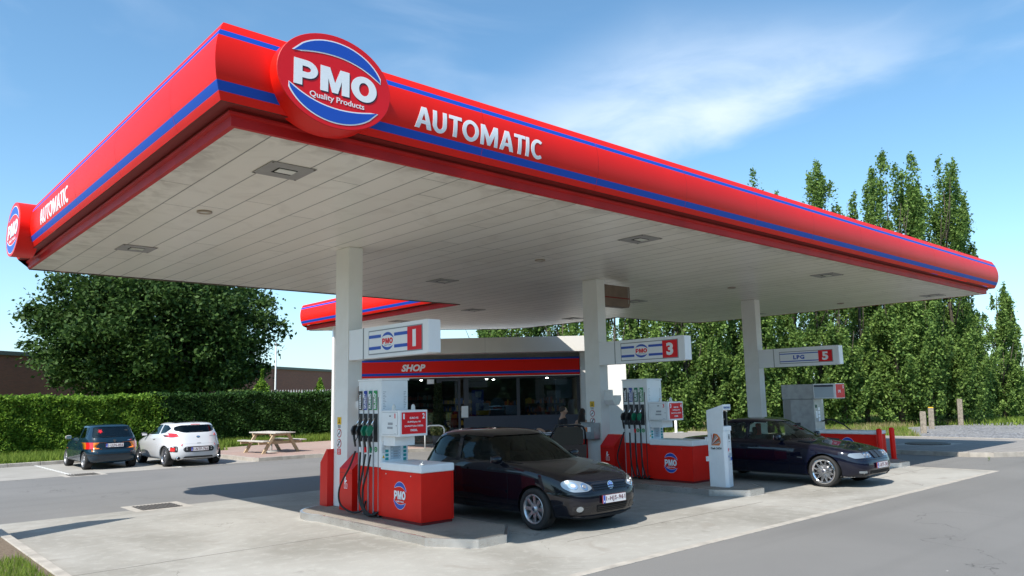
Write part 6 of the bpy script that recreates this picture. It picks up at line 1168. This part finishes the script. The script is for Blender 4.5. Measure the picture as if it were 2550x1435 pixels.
c.decal('diffuser', round_poly([(-.48, .235), (.48, .235), (.42, .335), (-.42, .335)], .03), 'R', 'black_plastic', .004)
for sx in (-.62, .62): mb = MB(); mb.lathe([(.045, -3.42), (.055, -3.42), (.055, -3.30), (.045, -3.30)], 'chrome', 20, 'y', (sx, 0, .285)); mb.lathe([(0, -3.40), (.046, -3.40)], 'well', 20, 'y', (sx, 0, .285)); mb.build('exhaust_tip', c.t)
c.line('hatch_gap', [(-.62, 1.05), (-.56, .80), (-.44, .73), (.44, .73), (.56, .80), (.62, 1.05)], 'R', 'print_grey', .010); c.line('bumper_seam', [(-.86, .72), (-.58, .74)], 'R', 'print_grey', .006); c.line('bumper_seam', [(.86, .72), (.58, .74)], 'R', 'print_grey', .006)
c.decal('badge', [(.055*math.cos(a), .945+.03*math.sin(a)) for a in np.linspace(0, 2*PI, 20)[:-1]], 'R', 'black_plastic', .004, .005); c.decal('badge_ring', [(.044*math.cos(a), .945+.021*math.sin(a)) for a in np.linspace(0, 2*PI, 20)[:-1]], 'R', 'chrome', .010, .002)
c.decal('model_lettering', [(.36, .955), (.50, .955), (.50, .975), (.36, .975)], 'R', 'print_grey', .003, .003); c.decal('handle_recess', round_poly([(-.07, .735), (.07, .735), (.05, .75), (-.05, .75)], .005), 'R', 'black_plastic', .004); c.decal('wiper', round_poly([(-.02, 1.10), (.02, 1.10), (.18, 1.125), (.18, 1.135)], .003), 'R', 'black_plastic', .006, .01); c.decal('brake_lamp', [(-.14, 1.335), (.14, 1.335), (.14, 1.35), (-.14, 1.35)], 'R', 'tail_red', .003, .003)
for sg in ('S+', 'S-'): c.line('door_gap', [(-.62, 1.0), (-.58, .60), (-.62, .28), (-1.75, .26), (-1.93, .40), (-1.96, .98)], sg, 'print_grey', .010); c.decal('door_handle', round_poly([(-1.62, .86), (-1.62, .89), (-1.84, .90), (-1.84, .87)], .012), sg, 'white_paint', .012, .014)
mb = MB(); mb.tube([(0, -2.75, 1.40), (0, -2.85, 1.52)], .006, 'black_plastic', 6); mb.build('aerial', c.t)
# ---- dark green blue small hatchback, parked
PR_ = [(0.62, -2.85, .74, [(0, .20)]), (0.70, -2.99, .785, [(0, .25)]), (0.72, -3.04, .80, [(0, .38)]), (0.72, -3.06, .815, [(0, .50)]), (0.70, -3.04, .82, [(0, .58)]), (0.66, -2.98, .82, [(0, .62)]), (0.62, -2.96, .815, [(0, .74)]), (0.55, -2.94, .80, [(-3, .88), (.5, .80)]), (0.2, -2.90, .78, [(-3, .96), (.2, .88)]), (-.28, -2.87, .765, [(-3, 1.0), (-.3, .97)]),
       (-.70, -2.74, .70, [(-3, 1.18), (-.7, 1.17)], 3.4, 4.0), (-1.0, -2.64, .63, [(-3, 1.33), (-1, 1.33)], 3.4, 4.0), (-1.12, -2.58, .59, [(-2.6, 1.38), (-1.8, 1.40), (-1.1, 1.375)], 3.4, 4.0), (-1.3, -2.4, .40, [(0, 1.42)]), (-1.5, -2.2, .2, [(0, 1.425)])]
c = Car('hatchback_car', (7.33, 31.3, 0.0), 0.0, 1.03, PR_, 'green_blue_paint', 2.41, .29, .335, .76, 'small dark green blue hatchback with orange tail light parked leftmost', n=(3.6, 5.0)); c.rim = .195
c.window('rear_window', round_poly([(-.62, 1.01), (.62, 1.01), (.54, 1.34), (-.54, 1.34)], .05), 'R', 'clear_car_glass', -4.5, -2.0); c.window('windscreen', round_poly([(-.66, 1.0), (.66, 1.0), (.55, 1.33), (-.55, 1.33)], .06), 'F', 'clear_car_glass', -1.25, .9)
c.window('side_window', round_poly([(-.66, .985), (-1.12, 1.32), (-1.72, 1.34), (-1.72, .985)], .05), 'S', 'clear_car_glass'); c.window('quarter_window', round_poly([(-1.80, .985), (-1.80, 1.34), (-2.34, 1.32), (-2.46, 1.03)], .05), 'S', 'car_glass')
c.finish(lambda *a: spokes(*a, n=6, m='grey_metal', wid=.06)); c.interior(); c.mirror(-.72, 1.0, .76, 'light_grey_plate')
for sg in (1, -1):
    k = empty('tail_light'); k.parent = c.t
    for x0, x1, m in ((.60, .75, 'tail_red'), (.75, .82, 'amber')):
        pts = [(x0, .66), (x1, .66), (x1-.012, .865), (x0, .865)]; pts = [(a*sg, q) for a, q in pts]; pts = pts[::-1] if sg < 0 else pts; c.decal('lens', pts, 'R', m, .004, .012, k, .05)
    pts = round_poly([(-2.82, .66), (-2.82, .865), (-2.93, .86), (-3.02, .66)], .02); c.decal('side_lens', pts, 'S+' if sg > 0 else 'S-', 'amber', .004, .008, k, .05)
c.plate('1-LUN-856', .765, 'R'); vw_badge(c, 0, .905, .04, 'R'); c.line('hatch_gap', [(-.60, .95), (-.585, .64), (.585, .64), (.60, .95)], 'R', 'well', .010); c.decal('bumper_strip', round_poly([(-.78, .46), (.78, .46), (.78, .485), (-.78, .485)], .01), 'R', 'black_plastic', .003, .008)
c.decal('wiper', round_poly([(.05, 1.02), (.10, 1.02), (-.35, 1.04), (-.36, 1.03)], .003), 'R', 'black_plastic', .006, .012); c.decal('model_lettering', [(.40, .90), (.54, .90), (.54, .92), (.40, .92)], 'R', 'chrome', .003, .003)
c.decal('red_sticker', [(-.38+r_*math.cos(a), 1.21+r_*math.sin(a)) for r_, a in [((.075 if k % 2 else .04), 2*PI*k/10+0.3) for k in range(10)]], 'R', 'tail_red', .003)
MB().box(.25, .52, -2.62, -2.50, .93, 1.06, 'red_cloth').build('red_cushion', c.t, bevel=0.03)
for sg in ('S+', 'S-'): c.line('door_gap', [(-.60, .98), (-.56, .60), (-.60, .28), (-1.70, .26), (-1.76, .98)], sg, 'well', .008); c.decal('door_handle', round_poly([(-1.45, .83), (-1.45, .86), (-1.65, .865), (-1.65, .835)], .01), sg, 'black_plastic', .006, .012)
c.decal('side_indicator', round_poly([(-.30, .62), (-.30, .65), (-.38, .65), (-.38, .62)], .008), 'S-', 'amber', .004, .006)
# ================================================================== PEOPLE
def skin_body(name, joints, edges, m, parent, levels=1):
    """one continuous surface grown round connected joints: joints = [(x,y,z,r)] or [(x,y,z,(rx,ry))]"""
    me = bpy.data.meshes.new(name); me.from_pydata([j[:3] for j in joints], edges, []); o = bpy.data.objects.new(name, me); C.objects.link(o)
    sk = o.modifiers.new('skin', 'SKIN'); sk.use_smooth_shade = True; sv = me.skin_vertices[0].data
    for i, j in enumerate(joints): sv[i].radius = j[3] if isinstance(j[3], tuple) else (j[3], j[3]); sv[i].use_root = (i == 0)
    ss = o.modifiers.new('sub', 'SUBSURF'); ss.levels = levels; ss.render_levels = levels; apply_mods(o); o.data.materials.append(MATS[m])
    o.parent = parent; o.data.polygons.foreach_set('use_smooth', [True]*len(o.data.polygons)); return o
def head_pts(c, s=1.0):
    pass
def ellipsoid(mb, c, r, m, seg=14, rings=9, cut=None):
    v = []; f = []
    for i in range(rings+1):
        a = PI*i/rings
        for k in range(seg): t = 2*PI*k/seg; v.append((c[0]+r[0]*math.sin(a)*math.cos(t), c[1]+r[1]*math.sin(a)*math.sin(t), c[2]+r[2]*math.cos(a)))
    for i in range(rings):
        for k in range(seg): f.append((i*seg+k, i*seg+(k+1) % seg, (i+1)*seg+(k+1) % seg, (i+1)*seg+k))
    mb.add(v, f, m, True)
def person(loc, rz, lab, female=False, lean=0.0, arms='relaxed', top='shirt_black', h_=1.76, sleeves=False, hdrop=0.0):
    """faces +Y in its own frame"""
    t = empty('person', loc, rz); tag(t, lab, 'person'); t.scale = (h_/1.76,)*3; w_ = 0.175 if female else 0.225
    sh_z, hip_z = 1.44, 0.93; ly = math.sin(lean)*0.55; lz = -0.55*(1-math.cos(lean)); S = lambda z: (z-hip_z)/0.55
    def tp(x, y, z): k = max(0, z-hip_z); return (x, y+math.sin(lean)*k, hip_z+k*math.cos(lean) if z > hip_z else z)
    J = []; E_ = []
    def j(p, r): J.append((*p, r)); return len(J)-1
    pel = j((0, 0, .95), (.15, .11)); wa = j(tp(0, 0, 1.10), (.125 if female else .145, .095)); ch = j(tp(0, 0.0, 1.30), (.15 if female else .175, .11)); nb = j(tp(0, -.01, 1.48), (.10, .085)); nk = j(tp(0, .005, 1.54), .058); hv = Vector((0, hdrop*.6, -hdrop)); hd = j(tuple(Vector(tp(0, .02, 1.62))+hv), (.070, .082)); hc = j(tuple(Vector(tp(0, .015, 1.70))+hv), (.072, .085))
    E_ += [(pel, wa), (wa, ch), (ch, nb), (nb, nk), (nk, hd), (hd, hc)]; hands = []
    for s in (-1, 1):
        hp = j((s*.09, 0, .88), .088); kn = j((s*.10, .02, .50), .058); an = j((s*.105, -.01, .10), .042); toe = j((s*.12, .13, .04), .038); E_ += [(pel, hp), (hp, kn), (kn, an), (an, toe)]
        sh = j(tp(s*w_, -.005, 1.44), .062)
        if arms == 'reach' and s == 1: el = j(tp(s*(w_+.10), .22, 1.36), .042); wr = j(tp(s*(w_+.02), .47, 1.44), .030)
        elif arms == 'bent': el = j(tp(s*(w_+.06), -.02, 1.13), .042); wr = j(tp(s*(w_-.02), .22, 1.12), .030)
        else: el = j(tp(s*(w_+.05), -.03, 1.13), .040); wr = j(tp(s*(w_+.06), .04, .88), .028)
        E_ += [(ch, sh), (sh, el), (el, wr)]; pw = Vector(J[wr][:3]); pe = Vector(J[el][:3]); d = (pw-pe).normalized(); pa = pw+d*.07; hh = j(tuple(pa), (.036, .020)); E_.append((wr, hh)); side = d.cross(Vector((s, 0, 0))).normalized()
        if side.length < .5: side = Vector((0, 1, 0))
        for k in range(4):
            o0 = pa+side*(.024-.016*k); L_ = (.070, .078, .072, .056)[k]; inward = Vector((-s*0.5, 0, 0)); a_ = j(tuple(o0+d*L_*.5), .0085); b_ = j(tuple(o0+d*L_*.85+inward*.03), .0075); E_ += [(hh, a_), (a_, b_)]
        a_ = j(tuple(pw+d*.04+side*.04), .010); b_ = j(tuple(pw+d*.085+side*.052), .0085); E_ += [(hh, a_), (a_, b_)]
    skin_body('body', J, E_, 'skin', t)
    # face
    mb = MB(); hx = Vector(tp(0, .02, 1.64))+hv; ellipsoid(mb, hx+Vector((0, .005, .02)), (.074, .094, .118), 'skin'); ellipsoid(mb, hx+Vector((0, .10, .0)), (.014, .022, .026), 'skin', 8, 6)
    for s in (-1, 1): ellipsoid(mb, hx+Vector((s*.078, 0, .0)), (.012, .022, .034), 'skin', 8, 6)
    mb.build('head', t)
    mb = MB()
    for s in (-1, 1): ellipsoid(mb, hx+Vector((s*.032, .088, .028)), (.014, .010, .008), 'hair_dark', 8, 6)
    ellipsoid(mb, hx+Vector((0, .092, -.045)), (.026, .010, .007), 'trim_red', 8, 6); mb.build('eyes_and_mouth', t)
    mb = MB(); hm = 'hair_dark' if female else 'hair_short'; ellipsoid(mb, hx+Vector((0, -.018, .055)), (.080 if not female else .090, .096 if not female else .105, .092 if not female else .105), hm)
    if female:
        v = []; f = []; prof = [(.085, .10, .06), (.10, .085, -.05), (.115, .06, -.18), (.12, .05, -.32), (.10, .045, -.45), (.05, .03, -.56)]
        for rx, ry, dz in prof:
            for k in range(14): a = 2*PI*k/14; v.append((hx.x+rx*math.cos(a), hx.y-.075+ry*math.sin(a)-0.03*(-dz), hx.z+dz))
        for i in range(5):
            for k in range(14): f.append((i*14+k, i*14+(k+1) % 14, (i+1)*14+(k+1) % 14, (i+1)*14+k))
        f += [list(range(14)), list(range(70, 84))]; mb.add(v, f, hm, True)
    mb.build('hair', t)
    # clothes: slightly larger skins over torso and legs
    T = [(*tp(0, 0, .90), (.160, .125)), (*tp(0, 0, 1.10), (.140 if female else .160, .112)), (*tp(0, 0, 1.30), (.165 if female else .215, .135)), (*tp(0, -.01, 1.48), (.115, .095))]; TE = [(0, 1), (1, 2), (2, 3)]
    if not female:
        sd_ = [i for i, q in enumerate(J) if False]
        for s in (-1, 1):
            o0 = len(T); T.append((*tp(s*w_, -.005, 1.44), .078)); TE.append((2, o0))
            shj = Vector(tp(s*w_, -.005, 1.44))
            if arms == 'reach' and s == 1: el = Vector(tp(s*(w_+.10), .22, 1.36)); wr = Vector(tp(s*(w_+.02), .47, 1.44))
            elif arms == 'bent': el = Vector(tp(s*(w_+.06), -.02, 1.13)); wr = Vector(tp(s*(w_-.02), .22, 1.12))
            else: el = Vector(tp(s*(w_+.05), -.03, 1.13)); wr = Vector(tp(s*(w_+.06), .04, .88))
            if sleeves: T.append((*el, .052)); T.append((*el.lerp(wr, .95), .040)); TE += [(o0, o0+1), (o0+1, o0+2)]
            else: T.append((*shj.lerp(el, .7), .060)); TE.append((o0, o0+1))
    skin_body('shirt' if not female else 'tank_top', T, TE, top, t)
    Lg = [(0, 0, .96, (.155, .122))]; LE = []
    for s in (-1, 1): o0 = len(Lg); Lg += [(s*.09, 0, .86, .100), (s*.10, .02, .50, .072), (s*.105, -.01, .12, .058)]; LE += [(0, o0), (o0, o0+1), (o0+1, o0+2)]
    skin_body('trousers', Lg, LE, 'jeans', t)
    return t
def at(px_, d, z=0.0): x, y = onray(px_, d); return (x, y, z)
person(at(1393, 21.0), YAW-PI/2-1.35, 'man with short hair in a black t shirt standing left of the middle pillar', arms='bent', top='shirt_black', h_=1.80)
person(at(1441, 21.3), YAW-PI/2-0.5, 'woman with long dark hair and a pale grey tank top beside the middle pillar', female=True, top='tank_top', h_=1.72)
person(at(1290, 18.8), YAW-PI/2-1.45, 'person in a black and white striped top leaning forward with an outstretched arm', lean=0.85, arms='reach', top='striped_cloth', h_=1.72, sleeves=True, hdrop=0.22)
